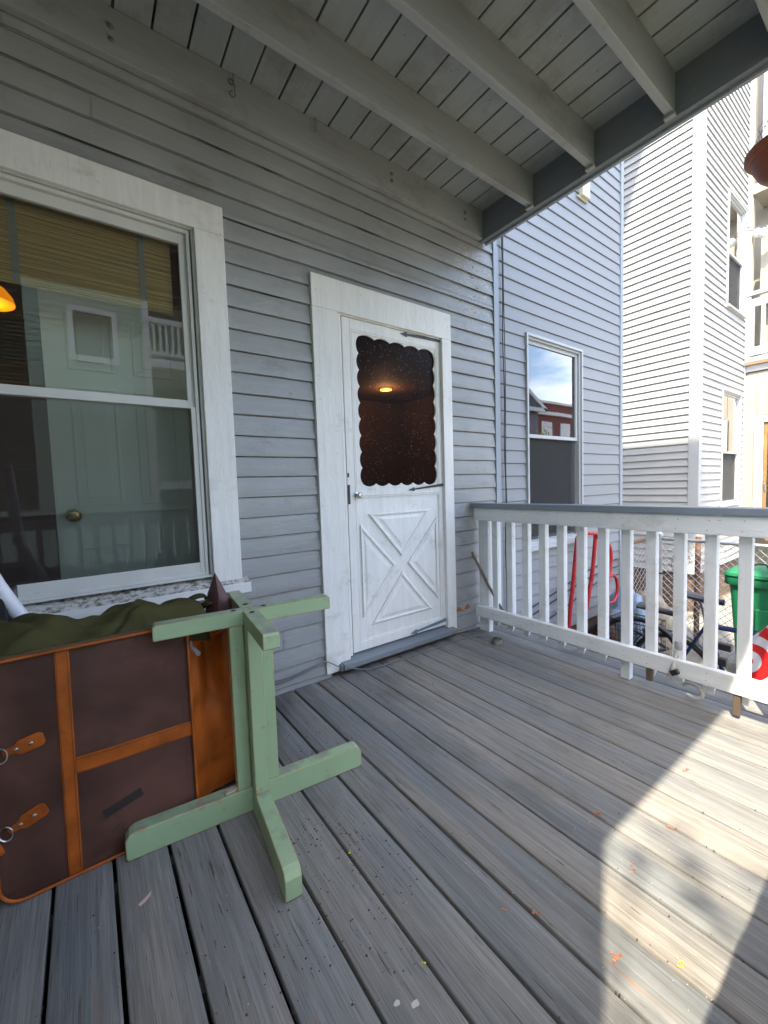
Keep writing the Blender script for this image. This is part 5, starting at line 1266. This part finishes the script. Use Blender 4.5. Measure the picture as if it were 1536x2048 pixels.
# ================================================================== LIGHT, SKY, CAMERA
sd = Vector((-.9,-.43,1.72)).normalized()      # towards the sun
el = math.asin(sd.z); rot = math.atan2(sd.x, sd.y)
sun = bpy.data.lights.new('sun','SUN'); sun.energy = 2.25; sun.angle = R(.55); sun.color = (1,.90,.73)
so = bpy.data.objects.new('sun', sun); COL.objects.link(so); so.rotation_euler = sd.to_track_quat('Z','Y').to_euler(); so.location = (-6,-4,14)
wd = bpy.data.worlds.new('World'); sc.world = wd; wd.use_nodes = True; nt = wd.node_tree; nt.nodes.clear()
ow = nt.nodes.new('ShaderNodeOutputWorld'); bgn = nt.nodes.new('ShaderNodeBackground'); sk = nt.nodes.new('ShaderNodeTexSky')
sk.sky_type = 'NISHITA'; sk.sun_disc = False; sk.sun_elevation = el; sk.sun_rotation = rot; sk.air_density = 1; sk.dust_density = 2.2; sk.ozone_density = 1
tc = nt.nodes.new('ShaderNodeTexCoord'); mp = nt.nodes.new('ShaderNodeMapping'); mp.inputs['Scale'].default_value = (1.2,1.2,4.5)
nz = nt.nodes.new('ShaderNodeTexNoise'); nz.inputs['Scale'].default_value = 1.6; nz.inputs['Detail'].default_value = 6; nz.inputs['Roughness'].default_value = .55
cr = nt.nodes.new('ShaderNodeValToRGB'); cr.color_ramp.elements[0].position = .50; cr.color_ramp.elements[1].position = .76
mxw = nt.nodes.new('ShaderNodeMix'); mxw.data_type = 'RGBA'; mxw.inputs[7].default_value = (8.5,8.4,8.6,1)
nt.links.new(tc.outputs['Generated'], mp.inputs[0]); nt.links.new(mp.outputs[0], nz.inputs['Vector']); nt.links.new(nz.outputs['Fac'], cr.inputs[0]); nt.links.new(cr.outputs[0], mxw.inputs[0])
nt.links.new(sk.outputs[0], mxw.inputs[6]); nt.links.new(mxw.outputs[2], bgn.inputs[0]); bgn.inputs[1].default_value = .15; nt.links.new(bgn.outputs[0], ow.inputs[0])
sc.view_settings.view_transform = 'Standard'; sc.view_settings.look = 'None'; sc.view_settings.gamma = 1; sc.view_settings.exposure = 2.8

cam = bpy.data.cameras.new('camera'); co = bpy.data.objects.new('camera', cam); COL.objects.link(co); sc.camera = co
cam.sensor_fit = 'HORIZONTAL'; cam.sensor_width = 36; cam.lens = 36*818/1536; cam.clip_start = .02; cam.clip_end = 500
yaw, pit, rol = R(36.0), R(-3.6), R(-1.85)
fw = Vector((math.sin(yaw)*math.cos(pit), math.cos(yaw)*math.cos(pit), math.sin(pit))); rt_ = Vector((math.cos(yaw), -math.sin(yaw), 0)); up_ = rt_.cross(fw)
r2 = rt_*math.cos(rol)+up_*math.sin(rol); u2_ = -rt_*math.sin(rol)+up_*math.cos(rol)
co.matrix_world = Matrix(((r2.x,u2_.x,-fw.x,0),(r2.y,u2_.y,-fw.y,CY),(r2.z,u2_.z,-fw.z,CH),(0,0,0,1)))
sc.cycles.max_bounces = 10; sc.cycles.diffuse_bounces = 5; sc.cycles.transparent_max_bounces = 16
sc.render.resolution_x = 768; sc.render.resolution_y = 1024
